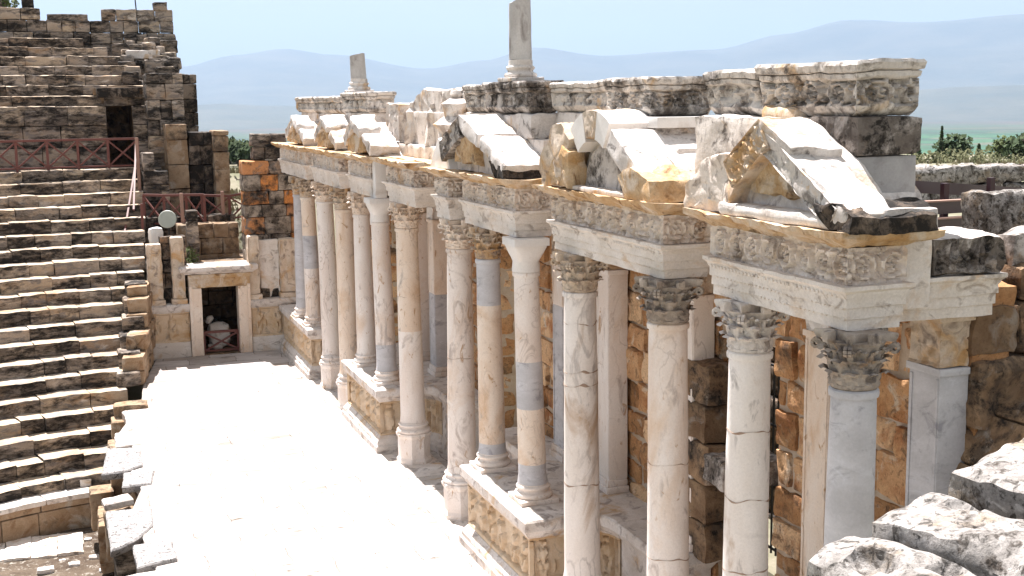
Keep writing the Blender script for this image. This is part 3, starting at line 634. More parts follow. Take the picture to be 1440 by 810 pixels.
# ---- entablatures
ARCH = [(0, 6.05), (0, 6.16), (.02, 6.165), (.02, 6.27), (.04, 6.275), (.04, 6.37), (.055, 6.39), (.06, 6.42), (.10, 6.45), (.10, 6.49)]
FRI = [(.0, 6.491), (.035, 6.53), (.035, 6.82), (.01, 6.86)]
COR = [(.03, 6.861), (.09, 6.89), (.13, 6.91), (.22, 6.94), (.27, 6.97), (.28, 7.03)]
def entab(plan, label, det=.03, seed=1., amats='arch', fmats='frieze', cmats='ochre', group='entablature blocks over the columns', beads=0, cplan=None):
    cx = sum(p[0] for p in plan)/len(plan); cy = sum(p[1] for p in plan)/len(plan)
    t = thing('entablature', label, 'entablature', (cx, cy, 6.05), group)
    mb = MB(); mould(mb, plan, ARCH, .07, .013, seed)
    if beads:
        y0, y1 = plan[0][1], plan[-1][1]
        for (o, z) in ((.006, 6.163), (.026, 6.272), (.052, 6.385)):
            k = int((y1 - y0)/.075)
            for i in range(k):
                if nz((i*.13, z*3, 0), 2., seed) > -.25:
                    y = y0 + (i + .5)*(y1 - y0)/k; block(mb, (plan[0][0] - o - .014, y - .024, z - .014), (plan[0][0] - o + .02, y + .024, z + .016), .1, .01, 0., tone=.5, lich=.2)
    mb.build('architrave', MT[amats], t)
    mb = MB(); mould(mb, plan, FRI, det, .006, seed + 3, (6.52, 6.83, rinceau(.34, .31), .07, det)); mb.build('frieze', MT[fmats], t)
    mb = MB(); mould(mb, cplan or plan, COR, .06, .034, seed + 5, fr=3.6, carve=(6.88, 6.98, rough_fn(6), .05, .03)); mb.build('cornice', MT[cmats], t)
    return t
EA = entab([(7.1, 10.1), (7.72, 10.1), (7.72, 10.3), (9.02, 10.3), (9.02, 11.0), (7.72, 11.0), (7.72, 12.72), (7.1, 12.72)], 'nearest entablature block with a deep scroll frieze, under the broken triangular gable', .02, 1., beads=1, cplan=rect(7.1, 7.72, 10.1, 12.72))
entab([(7.1, 14.0), (7.72, 14.0), (7.72, 14.25), (8.55, 14.25), (8.55, 17.4), (7.72, 17.4), (7.72, 17.7), (7.1, 17.7)], 'long carved entablature block under the arched pediment with new white stones', .024, 2., beads=1)
entab([(7.1, 19.4), (7.72, 19.4), (7.72, 19.6), (8.55, 19.6), (8.55, 22.0), (7.72, 22.0), (7.72, 22.2), (7.1, 22.2)], 'carved entablature block resting on the plain white capital, below sloping white slabs', .03, 3.)
entab([(7.0, 22.85), (7.62, 22.85), (7.62, 23.0), (8.55, 23.0), (8.55, 23.5), (7.62, 23.5), (7.0, 23.7)], 'narrow entablature block standing on the single pale cream column', .035, 4.)
entab([(7.17, 25.9), (7.62, 25.9), (7.62, 26.1), (8.55, 26.1), (8.55, 27.6), (7.62, 27.6), (7.17, 28.2)], 'worn entablature block on the orange tinged column, right of the white post', .035, 5.)
entab([(7.05, 29.35), (7.72, 29.35), (7.72, 29.5), (8.55, 29.5), (8.55, 31.5), (7.72, 31.5), (7.72, 31.75), (7.05, 31.75)], 'entablature block left of the upright white post, with a pale carved frieze', .04, 6.)
entab([(7.0, 32.75), (7.72, 32.75), (7.72, 32.9), (8.55, 32.9), (8.55, 36.2), (7.72, 36.2), (7.72, 36.4), (7.0, 36.4)], 'far entablature block over the pair of columns on octagonal pedestals', .05, 7.)
entab([(6.95, 37.2), (7.72, 37.2), (7.72, 37.4), (8.55, 37.4), (8.55, 41.5), (6.95, 41.7)], 'farthest entablature block at the end wall', .05, 8.)
t = thing('wall_entablature', 'recessed cornice band running along the top of the orange wall between the projecting blocks', 'entablature', (8.8, 25, 6.05))
for (a, b_) in ((13.0, 14.22), (17.45, 19.55), (22.05, 22.95), (23.55, 26.05), (27.65, 29.45), (31.55, 32.85), (36.25, 37.35)):
    mb = MB(); mould(mb, rect(8.5, 9.3, a, b_), ARCH, .12, .008, a); mb.build('architrave', MT['carved'], t)
    mb = MB(); mould(mb, rect(8.5, 9.3, a, b_), FRI, .05, .006, a, (6.52, 6.83, rinceau(.36, .32), .05, .05)); mb.build('frieze', MT['carved'], t)
    mb = MB(); mould(mb, rect(8.5, 9.3, a, b_), COR, .1, .02, a); mb.build('cornice', MT['ochre'], t)
mb = MB(); mould(mb, rect(7.45, 8.6, 23.9, 29.3), [(0, 6.84), (.06, 6.88), (.14, 6.95), (.16, 7.035)], .1, .03, 4.); tag(mb.build('cornice_ledge', MT['ochre'], loc=Vector((8, 26, 6.9))), 'broad orange cornice ledge below the pale seated figure relief', 'ledge')
mb = MB(); block(mb, (7.05, 29.0, 6.045), (7.32, 29.30, 6.95), .3, .006, .002, 3., tone=.5, lich=0); tag(mb.build('support_post', MT['new_white'], loc=Vector((7.3, 29.9, 6.04))), 'upright new white stone post standing on a plain white capital', 'post')
mb = MB(); block(mb, (7.70, 10.16, 6.20), (8.12, 11.0, 6.96), .1, .02, .008, 4., tone=.5, lich=0); mb.build('plaster_patch', MT['arch'], EA)
mb = MB(); block(mb, (8.14, 10.16, 6.5), (9.1, 11.05, 6.9), (.03, .1, .03), .12, .025, 4., tone=.4, lich=1., carve=(rinceau(.36, .32), .08, ('-y',)), top=(1.2, -3)); mb.build('dark_frieze', MT['crust'], EA)
# ---- pediments: raking slabs, cores, tympana
def rake(mb, x0, x1, ya, za, yb, zb, t, res=.09, r=.03, amp=.012, carve=None, tone=.6, lich=.1, seed=None):
    """a slab lying on the slope from (ya, za) down to (yb, zb); t = thickness"""
    d = Vector((0, yb - ya, zb - za)); ln = d.length; d.normalize(); nrm = Vector((0, -d.z, d.y)) if d.y > 0 else Vector((0, d.z, -d.y))
    def T(p): return Vector((p.x, ya, za)) + d*p.y + nrm*p.z
    T.flip = d.y < 0
    block(mb, (x0, 0, -t), (x1, ln, 0), res, r, amp, 3., seed, T, tone, lich, carve)
def wedge(mb, x0, x1, poly, res=.1, amp=.02, seed=1., tone=.5, lich=.3):
    """polygon in (y, z) given thickness along x, worn all round"""
    n = len(poly); st = []
    for i in range(n):
        a, b_ = Vector(poly[i]), Vector(poly[(i+1) % n]); k = max(1, int((b_ - a).length/res))
        for j in range(k): st.append(a.lerp(b_, j/k))
    base = len(mb.v); m = len(st); nx = max(1, int((x1 - x0)/res)); c = sum(st, Vector((0, 0)))/m
    for i in range(nx + 1):
        x = x0 + (x1 - x0)*i/nx
        for p in st:
            q = Vector((x, p.x, p.y))
            if i in (0, nx): q += Vector((0, c.x - p.x, c.y - p.y))*.04
            q += nzv(q, 3.2, seed)*amp + nzv(q, 9., seed)*amp*.5; mb.v.append(tuple(q))
    for i in range(nx):
        for j in range(m): k = (j+1) % m; mb.face((base + i*m + j, base + i*m + k, base + (i+1)*m + k, base + (i+1)*m + j), tone, lich)
    for (i, rev) in ((0, True), (nx, False)):           # faces as rings shrinking to the middle, so that they take relief
        prev = [base + i*m + j for j in range(m)]; x = x0 + (x1 - x0)*i/nx
        for s_ in (.78, .52, .26):
            cur = []
            for p in st:
                q = Vector((x, c.x + (p.x - c.x)*s_, c.y + (p.y - c.y)*s_)); q += nzv(q, 3.2, seed)*amp*1.6 + nzv(q, 9, seed)*amp*.6; mb.v.append(tuple(q)); cur.append(len(mb.v) - 1)
            for j in range(m): k = (j+1) % m; mb.face((prev[j], prev[k], cur[k], cur[j]) if not rev else (cur[j], cur[k], prev[k], prev[j]), tone, lich)
            prev = cur
        mb.face(tuple(prev) if not rev else tuple(reversed(prev)), tone, lich)
def flip_ccw(pl): return pl
PA = thing('gable_pediment', 'nearest broken triangular gable with bright white sloping slabs and a dark lower end', 'pediment', (7.5, 11.3, 7.03), 'pediments on the cornice')
mb = MB(); rake(mb, 6.88, 7.5, 11.42, 8.12, 10.8, 7.80, .2, .06, .05, .03, tone=.8); mb.build('raking_slab', MT['gable'], PA)
mb = MB(); rake(mb, 6.88, 7.42, 10.72, 7.68, 9.78, 7.22, .26, .06, .06, .035, tone=.8); block(mb, (7.3, 9.8, 7.03), (7.9, 10.66, 7.25), .1, .04, .015, tone=.7, lich=0); mb.build('raking_slab', MT['gable'], PA)
mb = MB(); wedge(mb, 6.86, 7.86, [(9.74, 7.03), (10.1, 7.03), (10.4, 7.28), (10.1, 7.32), (9.74, 7.19)], .05, .045, 2., .4, 1.); mb.build('dark_corner', MT['lime_dark'], PA)
mb = MB(); rake(mb, 6.87, 7.3, 11.42, 8.04, 10.0, 7.26, .24, .05, .02, .02, (rough_fn(16), .06, ('-x',))); mb.build('raking_moulding', MT['crown'], PA)
mb = MB(); rake(mb, 6.86, 7.35, 11.40, 8.10, 12.15, 7.62, .36, .03, .02, .012, (rinceau(.3, .3), .06, ('-x',))); mb.build('carved_raking_piece', MT['carved'], PA)
mb = MB(); wedge(mb, 6.95, 7.5, [(12.05, 7.03), (13.15, 7.03), (13.1, 7.3), (12.7, 7.62), (12.1, 7.72), (11.95, 7.5)], .06, .06, 3.); mb.build('broken_stone', MT['frieze'], PA)
mb = MB(); wedge(mb, 7.12, 7.7, [(10.0, 7.03), (12.6, 7.03), (12.2, 7.5), (11.4, 7.98), (10.7, 7.62)], .07, .03, 4., .6, 0.); mb.build('tympanum', MT['carved_white'], PA)
mb = MB(); wedge(mb, 7.05, 7.3, [(11.0, 7.28), (11.9, 7.3), (11.75, 7.62), (11.45, 7.78), (11.2, 7.7)], .05, .05, 9., .5, .2); mb.build('ochre_carving', MT['ochre'], PA)
mb = MB(); wedge(mb, 7.5, 8.5, [(10.7, 7.03), (12.7, 7.03), (12.3, 7.4), (11.4, 7.7), (10.8, 7.3)], .15, .02, 5.); mb.build('core', MT['carved_white'], PA)
mb = MB(); block(mb, (6.87, 10.05, 7.03), (7.14, 12.25, 7.17), .08, .06, .012, 3., tone=.6, lich=.1); mb.build('base_course', MT['carved_white'], PA)
# arched pediment
PB = thing('arched_pediment', 'arched pediment with two smooth new white blocks either side of an old brown keystone', 'pediment', (7.4, 15.9, 7.03), 'pediments on the cornice')
def arch_seg(mb, x0, x1, cy, cz, ri, ro, a0, a1, n=8, amp=.008, seed=1., tone=.5, lich=.2, carve=0):
    base = len(mb.v); nx = 6; nr = 6
    ring = []
    for i in range(n + 1):
        a = R(a0 + (a1 - a0)*i/n); sec = []
        for k in range(nx + 1): sec.append((x0 + (x1 - x0)*k/nx, ro))
        for k in range(1, nr + 1): sec.append((x1, ro + (ri - ro)*k/nr))
        for k in range(1, nx + 1): sec.append((x1 + (x0 - x1)*k/nx, ri))
        for k in range(1, nr): sec.append((x0, ri + (ro - ri)*k/nr))
        for (x, r_) in sec:
            q = Vector((x, cy - r_*math.cos(a), cz + r_*math.sin(a))); q += nzv(q, 3., seed)*amp + nzv(q, 9., seed)*amp*.6
            if carve and x == x0: q.x += carve*(noise.noise(q*14) + .3)
            mb.v.append(tuple(q))
    m = 2*(nx + nr)
    for i in range(n):
        for j in range(m): k = (j+1) % m; mb.face((base + i*m + j, base + (i+1)*m + j, base + (i+1)*m + k, base + i*m + k), tone, lich)
    mb.face(tuple(base + j for j in range(m)), tone, lich); mb.face(tuple(base + n*m + j for j in reversed(range(m))), tone, lich)
BY, BZ = 15.95, 7.05
mb = MB(); arch_seg(mb, 6.95, 7.6, BY, BZ, .72, 1.12, 57, 80, 8, .003, 1., .6, 0); mb.build('new_voussoir', MT['new_white'], PB)
mb = MB(); arch_seg(mb, 6.94, 7.6, BY, BZ, .74, 1.12, 80.5, 106, 10, .02, 2., .4, .6, .03); mb.build('keystone', MT['carved'], PB)
mb = MB(); arch_seg(mb, 6.95, 7.6, BY, BZ, .70, 1.12, 106.5, 132, 8, .003, 3., .6, 0); mb.build('new_voussoir', MT['new_white'], PB)
mb = MB(); wedge(mb, 6.88, 7.6, [(16.65, 7.03), (17.75, 7.03), (17.7, 7.4), (17.2, 7.95), (16.9, 7.98), (16.55, 7.75), (16.75, 7.4)], .06, .04, 6., .45, .6); mb.build('broken_springer', MT['carved'], PB)
mb = MB(); wedge(mb, 6.86, 7.1, [(16.5, 7.06), (17.3, 7.06), (17.2, 7.45), (16.9, 7.7), (16.5, 7.6)], .06, .05, 16., .45, .3); mb.build('ochre_carving', MT['ochre'], PB)
mb = MB(); rake(mb, 6.9, 7.6, 15.2, 7.92, 14.3, 7.36, .3, .07, .04, .025, tone=.8, lich=0); mb.build('raking_slab', MT['gable'], PB)
mb = MB(); wedge(mb, 6.88, 7.62, [(13.9, 7.03), (14.75, 7.03), (14.95, 7.35), (14.5, 7.46), (14.02, 7.28)], .06, .03, 7., .5, .4); mb.build('broken_springer', MT['ochre'], PB)
mb = MB(); arch_seg(mb, 7.12, 7.45, BY, BZ, .02, .60, 4, 176, 18, .012, 8., .45, .4); mb.build('lunette', MT['crust'], PB)
mb = MB(); arch_seg(mb, 7.2, 7.6, BY, BZ, .55, .8, 4, 176, 14, .01, 9., .6, .1); mb.build('inner_arch', MT['carved_white'], PB)
mb = MB(); wedge(mb, 7.45, 8.5, [(14.0, 7.03), (17.7, 7.03), (17.2, 7.6), (16.4, 7.95), (15.4, 7.95), (14.4, 7.5)], .15, .02, 9.); mb.build('core', MT['carved_white'], PB)
mb = MB(); block(mb, (6.9, 14.7, 7.03), (7.14, 16.6, 7.09), .12, .02, .012, 3., tone=.7, lich=.1); mb.build('base_course', MT['carved_white'], PB)
# triangular pediment over the podium with the white capital
PC = thing('gable_pediment', 'gable with two white sloping slabs and a black broken end, below the tall column stump', 'pediment', (7.4, 21.3, 7.03), 'pediments on the cornice')
mb = MB(); rake(mb, 6.86, 7.7, 21.75, 8.08, 20.65, 7.74, .26, .07, .05, .03, tone=.8); mb.build('raking_slab', MT['gable'], PC)
mb = MB(); rake(mb, 6.86, 7.75, 20.55, 7.72, 19.32, 7.26, .24, .07, .05, .03, tone=.8); mb.build('raking_slab', MT['gable'], PC)
mb = MB(); wedge(mb, 6.85, 7.5, [(19.28, 7.03), (19.8, 7.03), (20.1, 7.3), (19.4, 7.24)], .05, .04, 1., .3, 1.); mb.build('dark_corner', MT['lime_dark'], PC)
mb = MB(); rake(mb, 6.84, 7.2, 21.78, 8.05, 23.0, 7.55, .4, .06, .03, .03, (rough_fn(9), .08, ('-x',)), .4, .8); mb.build('carved_raking_piece', MT['crust'], PC)
mb = MB(); wedge(mb, 6.95, 7.3, [(21.0, 7.2), (22.3, 7.2), (22.2, 7.6), (21.7, 7.8), (21.2, 7.6)], .06, .05, 3.); mb.build('ochre_carving', MT['ochre'], PC)
mb = MB(); wedge(mb, 6.95, 7.5, [(22.6, 7.03), (24.0, 7.03), (23.4, 7.62), (22.9, 7.5)], .12, .006, 4., .7, 0); mb.build('new_stone', MT['new_white'], PC)
mb = MB(); wedge(mb, 7.1, 8.5, [(19.6, 7.03), (22.9, 7.03), (22.4, 7.6), (21.7, 7.86), (20.6, 7.5), (19.9, 7.2)], .12, .02, 5.); mb.build('tympanum', MT['carved_white'], PC)
# farther pediments
def far_ped(y0, y1, label, ztop=8.0, skew=.5, ochre=True, seed=1.):
    t = thing('gable_pediment', label, 'pediment', (7.4, (y0 + y1)/2, 7.03), 'pediments on the cornice')
    ya = y0 + (y1 - y0)*skew; q = (ya - y0)
    for (a, b_) in ((.0, .42), (.5, .9)):
        mb = MB(); rake(mb, 6.88 + .1*a, 7.6 + .15*math.sin(seed*9 + a*7), ya - q*a, ztop - (ztop - 7.2)*a, ya - q*b_, ztop - (ztop - 7.2)*b_, .24, .1, .07, .06, tone=.8, seed=seed + a); mb.build('raking_slab', MT['gable'], t)
    mb = MB(); rake(mb, 6.9, 7.5, ya, ztop - .04, y1 - (y1 - ya)*.25, 7.45, .26, .12, .04, .03, (rough_fn(9), .06, ('-x',)), .5, .5, seed); mb.build('carved_raking_piece', MT['carved_white'], t)
    mb = MB(); wedge(mb, 6.98, 7.4, [(y0 + .9, 7.1), (y1 - .5, 7.1), (ya + .4, 7.72), (ya - .2, 7.72)], .1, .06, seed); mb.build('ochre_carving', MT['ochre'], t)
    mb = MB(); wedge(mb, 7.3, 8.4, [(y0 + .2, 7.03), (y1, 7.03), (ya + .5, ztop - .3), (ya - .1, ztop - .2)], .2, .03, seed); mb.build('tympanum', MT['carved_white'], t)
far_ped(28.8, 32.1, 'gable midway along, its white slabs stepping down behind the relief figures', 8.02, .6, seed=2.)
far_ped(32.8, 36.2, 'far gable with an orange broken core between white slabs', 8.0, .5, seed=3.)
far_ped(37.2, 41.0, 'farthest gable at the end of the cornice, small and orange', 7.95, .5, seed=4.)
# ---- upper podium blocks
def ublock(name, label, c0, c1, mat, res=.1, r=.04, amp=.015, carve=None, lich=.4, tone=.5, cat='stone block', group='blocks of the upper storey', prof=None, seed=None):
    mb = MB(); block(mb, c0, c1, res, r, amp, 2.6, seed, None, tone, lich, carve)
    return tag(mb.build(name, MT[mat], loc=Vector(((c0[0] + c1[0])/2, (c0[1] + c1[1])/2, c0[2]))), label, cat, group)
def crown(label, plan, z0, z1, mat, pat, res=.03, seed=1., lich=.5, dep=.09, amp=.026):
    cx = sum(p[0] for p in plan)/len(plan); cy = sum(p[1] for p in plan)/len(plan); h = z1 - z0
    mb = MB()
    mould(mb, plan, [(-.10, z0), (-.03, z0 + .05), (.0, z0 + .1), (.015, z0 + h*.64), (.0, z0 + h*.66), (.025, z0 + h*.70), (.03, z0 + h*.78), (.0, z0 + h*.79), (.045, z0 + h*.82), (.06, z0 + h*.94), (.04, z1)], res, amp, seed, (z0 + .1, z0 + h*.65, pat, dep, res), 2.6, .5, lich=lich)
    return tag(mb.build('crown_block', MT[mat], loc=Vector((cx, cy, z0))), label, 'crown block', 'carved crown blocks of the upper podium')
US = .95
def uz(z): return z if z < 7.1 else 8.3 - (8.3 - z)*US
def ublockU(name, label, c0, c1, *a, **k): return ublock(name, label, (c0[0]*US, c0[1]*US, uz(c0[2])), (c1[0]*US, c1[1]*US, uz(c1[2])), *a, **k)
def crownU(label, plan, z0, z1, *a, **k): return crown(label, [(p[0]*US, p[1]*US) for p in plan], uz(z0), uz(z1), *a, **k)
ublockU('base_block', 'plain grey block at the bottom of the nearest tall stack', (8.1, 11.4, 7.03), (8.86, 12.05, 7.66), 'grey_block', .12, .02, .008, lich=.1, tone=.1)
ublockU('crusted_block', 'black crusted block in the middle of the nearest stack', (8.06, 11.36, 7.67), (8.9, 12.3, 8.09), 'crust', .06, .05, .02, (lambda s, t: 1 if t < .55 else .6 + .5*math.sin(s*40), .04, ('-x',)), 1.)
crownU('nearest crown block with a carved scroll on its near face, topmost of the stack', [(8.06, 11.38), (8.84, 11.38), (8.84, 13.3), (8.06, 13.3)], 8.1, 8.69, 'crown', rinceau(.5, .42), .025, 1., .7, .09)
crownU('broken crown fragment with leaf carving, left of the nearest crown block', [(8.2, 13.34), (8.9, 13.34), (8.9, 14.9), (8.2, 14.9)], 8.08, 8.66, 'crown', rough_fn(9), .04, 2., .8, .12, .03)
ublockU('cream_block', 'smooth cream block behind the nearest gable, under the crown fragments', (7.95, 12.35, 7.03), (8.8, 14.85, 8.07), 'crown', .1, .06, .04, lich=.5, tone=.5)
ublockU('orange_fragment', 'orange broken stone wedged under the nearest crown block', (8.0, 12.5, 7.95), (8.4, 13.25, 8.22), 'ochre', .08, .1, .05, lich=.1)
crownU('long crown block with scrolls on its near end, right of centre above the arched pediment', [(8.0, 16.25), (9.0, 16.25), (9.0, 17.75), (8.0, 17.75)], 8.06, 8.62, 'crown', rinceau(.44, .4), .03, 3., .8, .08)
ublockU('white_slab', 'thin new white slab under the long scrolled crown block', (7.92, 15.85, 7.90), (8.98, 17.2, 8.055), 'new_white', .3, .008, .003, lich=0, tone=.4)
ublockU('brown_block', 'dark brown block below the thin new white slab', (8.0, 15.95, 7.64), (8.98, 17.2, 7.895), 'crust', .08, .03, .015, lich=.8, tone=.3)
ublockU('pale_block', 'pale rough block behind the arched pediment, below the dark brown block', (8.0, 15.4, 7.03), (8.98, 17.3, 7.635), 'carved_white', .1, .04, .02, lich=.4)
crownU('set back crown block with tongue carving, right of the tall column stump', [(8.45, 18.1), (9.1, 18.1), (9.1, 21.1), (8.45, 21.1)], 8.1, 8.62, 'crown', tongues(.22), .04, 4., .5)
ublockU('pale_block', 'white backing block under the set back crown block with tongues', (8.5, 17.8, 7.03), (9.1, 21.2, 8.09), 'carved_white', .12, .04, .02, lich=.2)
crownU('dark patched crown block carrying the tall column stump', [(8.0, 21.2), (8.62, 21.2), (8.62, 23.55), (8.0, 23.55)], 8.08, 8.66, 'crust', tongues(.2), .035, 5., 1.)
crownU('crown block left of the tall column stump, half black', [(8.25, 23.6), (8.8, 23.6), (8.8, 25.6), (8.25, 25.6)], 8.08, 8.64, 'crown', tongues(.2), .04, 6., 1.)
ublockU('grey_block', 'rounded grey block under the crown block of the tall column stump', (8.02, 21.1, 7.62), (8.6, 23.2, 8.06), 'gable', .08, .07, .04, lich=.3, tone=.5)
ublockU('pale_block', 'pale block behind the gable, below the rounded grey block', (8.06, 20.6, 7.03), (8.6, 23.6, 7.615), 'carved_white', .12, .03, .015, lich=.2)
ublockU('pale_block', 'backing block behind the seated figure relief', (8.3, 23.65, 7.03), (8.9, 30.6, 8.07), 'carved_white', .16, .04, .02, lich=.2)
crown('far projecting crown block carrying the short leaning column stump', [(7.55, 31.7), (8.25, 31.7), (8.25, 34.6), (7.55, 34.6)], 8.05, 8.58, 'crown', tongues(.22), .05, 7., .6)
crown('farthest crown block, with tongue carving, at the left end of the upper storey', [(7.62, 34.65), (8.2, 34.65), (8.2, 42.2), (7.62, 42.2)], 8.02, 8.5, 'crown', tongues(.24), .05, 8., .5)
ublock('pale_block', 'cream block under the far projecting crown block', (7.6, 31.9, 7.03), (8.3, 34.6, 8.04), 'carved_white', .14, .04, .02, lich=.3)
ublock('pale_block', 'long pale wall of blocks under the farthest crown block', (7.75, 34.65, 7.03), (8.3, 42.1, 8.01), 'carved_white', .18, .04, .02, lich=.3)
def stump(x, y, z0, h, r, label, mat, lean=(0, 0), seed=1.):
    t = thing('column_stump', label, 'column stump', (x, y, z0))
    mb = MB(); pf = []
    block(mb, (x - r*1.6, y - r*1.6, z0), (x + r*1.6, y + r*1.6, z0 + .07), .1, .02, .008, 4., tone=.5, lich=.3)
    for (k0, k1, r_, bul) in ((.07, .15, 1.36, .09), (.16, .21, 1.16, -.05), (.215, .27, 1.2, .07)):
        for j in range(6): q = j/5; pf.append((r*(r_ + bul*math.sin(math.pi*q)), z0 + k0 + (k1 - k0)*q))
    pf += [(r*1.08, z0 + .28), (r*1.04, z0 + .38)]
    lathe(mb, pf, 28, (x, y), .01, seed); mb.build('base', MT['carved_white'], t)
    mb = MB(); n = 30; k = int(h/.08); base = 0
    for j in range(k + 1):
        for i in range(n):
            a = 2*math.pi*i/n; z = z0 + .385 + (h - .385)*j/k; rr = r*(1.0 - .05*j/k)
            p = Vector((x + rr*math.cos(a) + lean[0]*(z - z0), y + rr*math.sin(a) + lean[1]*(z - z0), z + (.05*math.cos(a + 1) + .03*noise.noise(Vector((a, z, seed))))*(j/k)**6))
            p += nzv(p, 3, seed)*.008; mb.v.append(tuple(p))
    for j in range(k):
        for i in range(n): q = (i+1) % n; mb.face((j*n + i, j*n + q, (j+1)*n + q, (j+1)*n + i), .4, .5)
    mb.face(tuple(k*n + i for i in range(n)), .9, 0); mb.face(tuple(reversed(range(n))))
    mb.build('shaft', MT[mat], t)
stump(7.87, 21.2, 8.648, 1.40, .205, 'tall grey weathered column stump standing on the dark patched crown block', 'stump', (-.005, 0), 1.)
stump(7.88, 34.0, 8.585, 1.02, .215, 'short pale column stump leaning slightly on the far crown block', 'stump', (-.03, .0), 2.)
# ---- relief slabs with figures above the central door
RS = thing('figure_relief', 'pale relief slab with worn seated and standing figures above the central doorway', 'relief', (7.8, 27, 7.03))
mb = MB(); block(mb, (7.75, 24.3, 7.03), (8.25, 30.4, 7.33), .1, .04, .03, tone=.6, lich=.2); mb.build('base_course', MT['arch'], RS)
mb = MB(); wedge(mb, 7.95, 8.3, [(24.1, 7.3), (29.3, 7.3), (29.2, 8.1), (28.6, 8.45), (27.8, 8.62), (26.6, 8.56), (25.2, 8.6), (24.2, 8.5)], .08, .03, 4., .6, .1); mb.build('arched_panel', MT['carved_white'], RS)
def figure(mb, y, x, z0, h, wd, seated=False, seed=1.):
    """worn draped figure: skirt, torso, shoulders, head stub as one lathed and noise-worn body"""
    pf = [(wd*.62, 0), (wd*.60, h*.2), (wd*.50, h*.42), (wd*.40, h*.55), (wd*.46, h*.68), (wd*.50, h*.77), (wd*.30, h*.83), (wd*.16, h*.86), (wd*.20, h*.92), (wd*.16, h*.99), (0.01, h)]
    base = len(mb.v); n = 20
    pf2 = []
    for a, b_ in zip(pf, pf[1:]):
        for j in range(3): q = j/3; pf2.append((a[0] + (b_[0] - a[0])*q, a[1] + (b_[1] - a[1])*q))
    pf2.append(pf[-1])
    for (r_, z) in pf2:
        for i in range(n):
            a = 2*math.pi*i/n; fold = 1 + (.09*math.sin(a*7 + seed) if z < h*.6 else 0)
            lap = (.22*wd*max(0, 1 - abs(z/h - .42)/.12) if seated else 0)
            p = Vector((x + r_*.72*math.cos(a)*fold - lap*(math.cos(a) < 0), y + r_*math.sin(a)*fold, z0 + z)); p += nzv(p, 5, seed)*.03; mb.v.append(tuple(p))
    for j in range(len(pf2) - 1):
        for i in range(n): k = (i+1) % n; mb.face((base + j*n + i, base + j*n + k, base + (j+1)*n + k, base + (j+1)*n + i), .6, .1)
mb = MB(); figure(mb, 25.0, 7.85, 7.33, 1.22, .85, True, 2.); mb.build('seated_figure', MT['carved_white'], RS)
mb = MB(); figure(mb, 27.0, 7.92, 7.33, .95, .42, False, 3.); mb.build('standing_figure', MT['carved_white'], RS)
mb = MB(); figure(mb, 28.7, 7.9, 7.33, .98, .40, False, 5.); mb.build('standing_figure', MT['carved_white'], RS)
mb = MB(); block(mb, (7.72, 29.3, 7.33), (8.2, 30.6, 8.28), .1, .06, .03, tone=.6, lich=.1, carve=(figures(.5), .08, ('-x', '-y'))); mb.build('end_panel', MT['carved_white'], RS)
# doorway behind the columns: jamb stones, grille, fallen blocks
mb = MB(); block(mb, (8.3, 14.5, 2.95), (9.3, 15.15, 3.35), .08, .08, .05, tone=.4, lich=.8); tag(mb.build('projecting_stone', MT['crust'], loc=Vector((8.7, 15, 2.85))), 'dark projecting stone with a sunlit top beside the barred doorway', 'stone block')
t = thing('iron_grille', 'black iron grille in the dark doorway behind the plain cream column', 'grille', (9.75, 15.5, 1.5))
for i in range(12): y = 14.45 + i*.13; mb = MB(); bar(mb, (9.75, y, 1.5), (9.75, y, 4.4), .025); mb.build('bar', MT['iron'], t)
for z in (1.6, 2.6, 3.5, 4.4): mb = MB(); bar(mb, (9.72, 14.4, z), (9.72, 15.95, z), .03); mb.build('rail', MT['iron'], t)
mb = MB()
for k, (y, z, sx) in enumerate(((15.98, 1.5, .5), (16.0, 2.1, .7), (15.96, 2.7, .45), (16.02, 3.3, .75), (15.98, 3.9, .5))): block(mb, (8.6, y - .4, z), (8.6 + sx, y + .5, z + .58), .12, .05, .04)
tag(mb.build('door_jamb', MT['brown_rock'], loc=Vector((8.9, 16.3, 1.5))), 'dark stepped jamb stones on the left side of the barred doorway', 'door jamb')
mb = MB(); masonry(mb, 12.0, 19.5, .5, 5.2, Tfacade(11.4), .7, (.4, .6), (.5, 1.1), .01, .06, .05, .16, top=lambda u: 5.2 - 1.2*abs(math.sin(u*1.7)), front=.1); tag(mb.build('darkening_wall', MT['lime_dark'], loc=Vector((11.7, 15.5, .5))), 'ragged dark wall added behind the bars to darken the doorway', 'wall')  # added wall, set behind the opening to make the doorway dark
# ---- near end: rubble vault, broken blocks, platform
t = thing('ruined_vault', 'dark brown rubble vault springing behind the blue grey pilaster at the right edge', 'ruin', (9.8, 10.6, 0))
def Tn(y0):
    def T(p): return Vector((p.x, y0 + p.y, p.z))
    return T
mb = MB(); masonry(mb, 8.96, 10.6, 0.2, 6.95, Tn(10.5), .8, (.5, .8), (.5, .9), .01, .09, .07, .12, front=.1, top=lambda u: 6.4); mb.build('pier_stones', MT['brown_rock'], t)
mb = MB()
for k in range(7):
    a0 = 12 + k*13
    base = len(mb.v)
    def Ta(p, a0=a0):
        a = R(a0 + p.x*13); r_ = 1.9 + p.z*.75; return Vector((11.3 - r_*math.cos(a), 9.95 + p.y, 3.3 + r_*math.sin(a)))
    block(mb, (0.02, 0, 0), (.98, .75, 1), (.14, .12, .16), .04, .03, 3., T=Ta)
mb.build('voussoirs', MT['brown_rock'], t)
mb = MB(); masonry(mb, 9.6, 12.6, 4.9, 6.5, Tn(10.6), .7, (.5, .7), (.6, 1.1), .01, .1, .06, .12, front=.08, top=lambda u: 6.6 - .1*u*0); mb.build('rubble_fill', MT['brown_rock'], t)
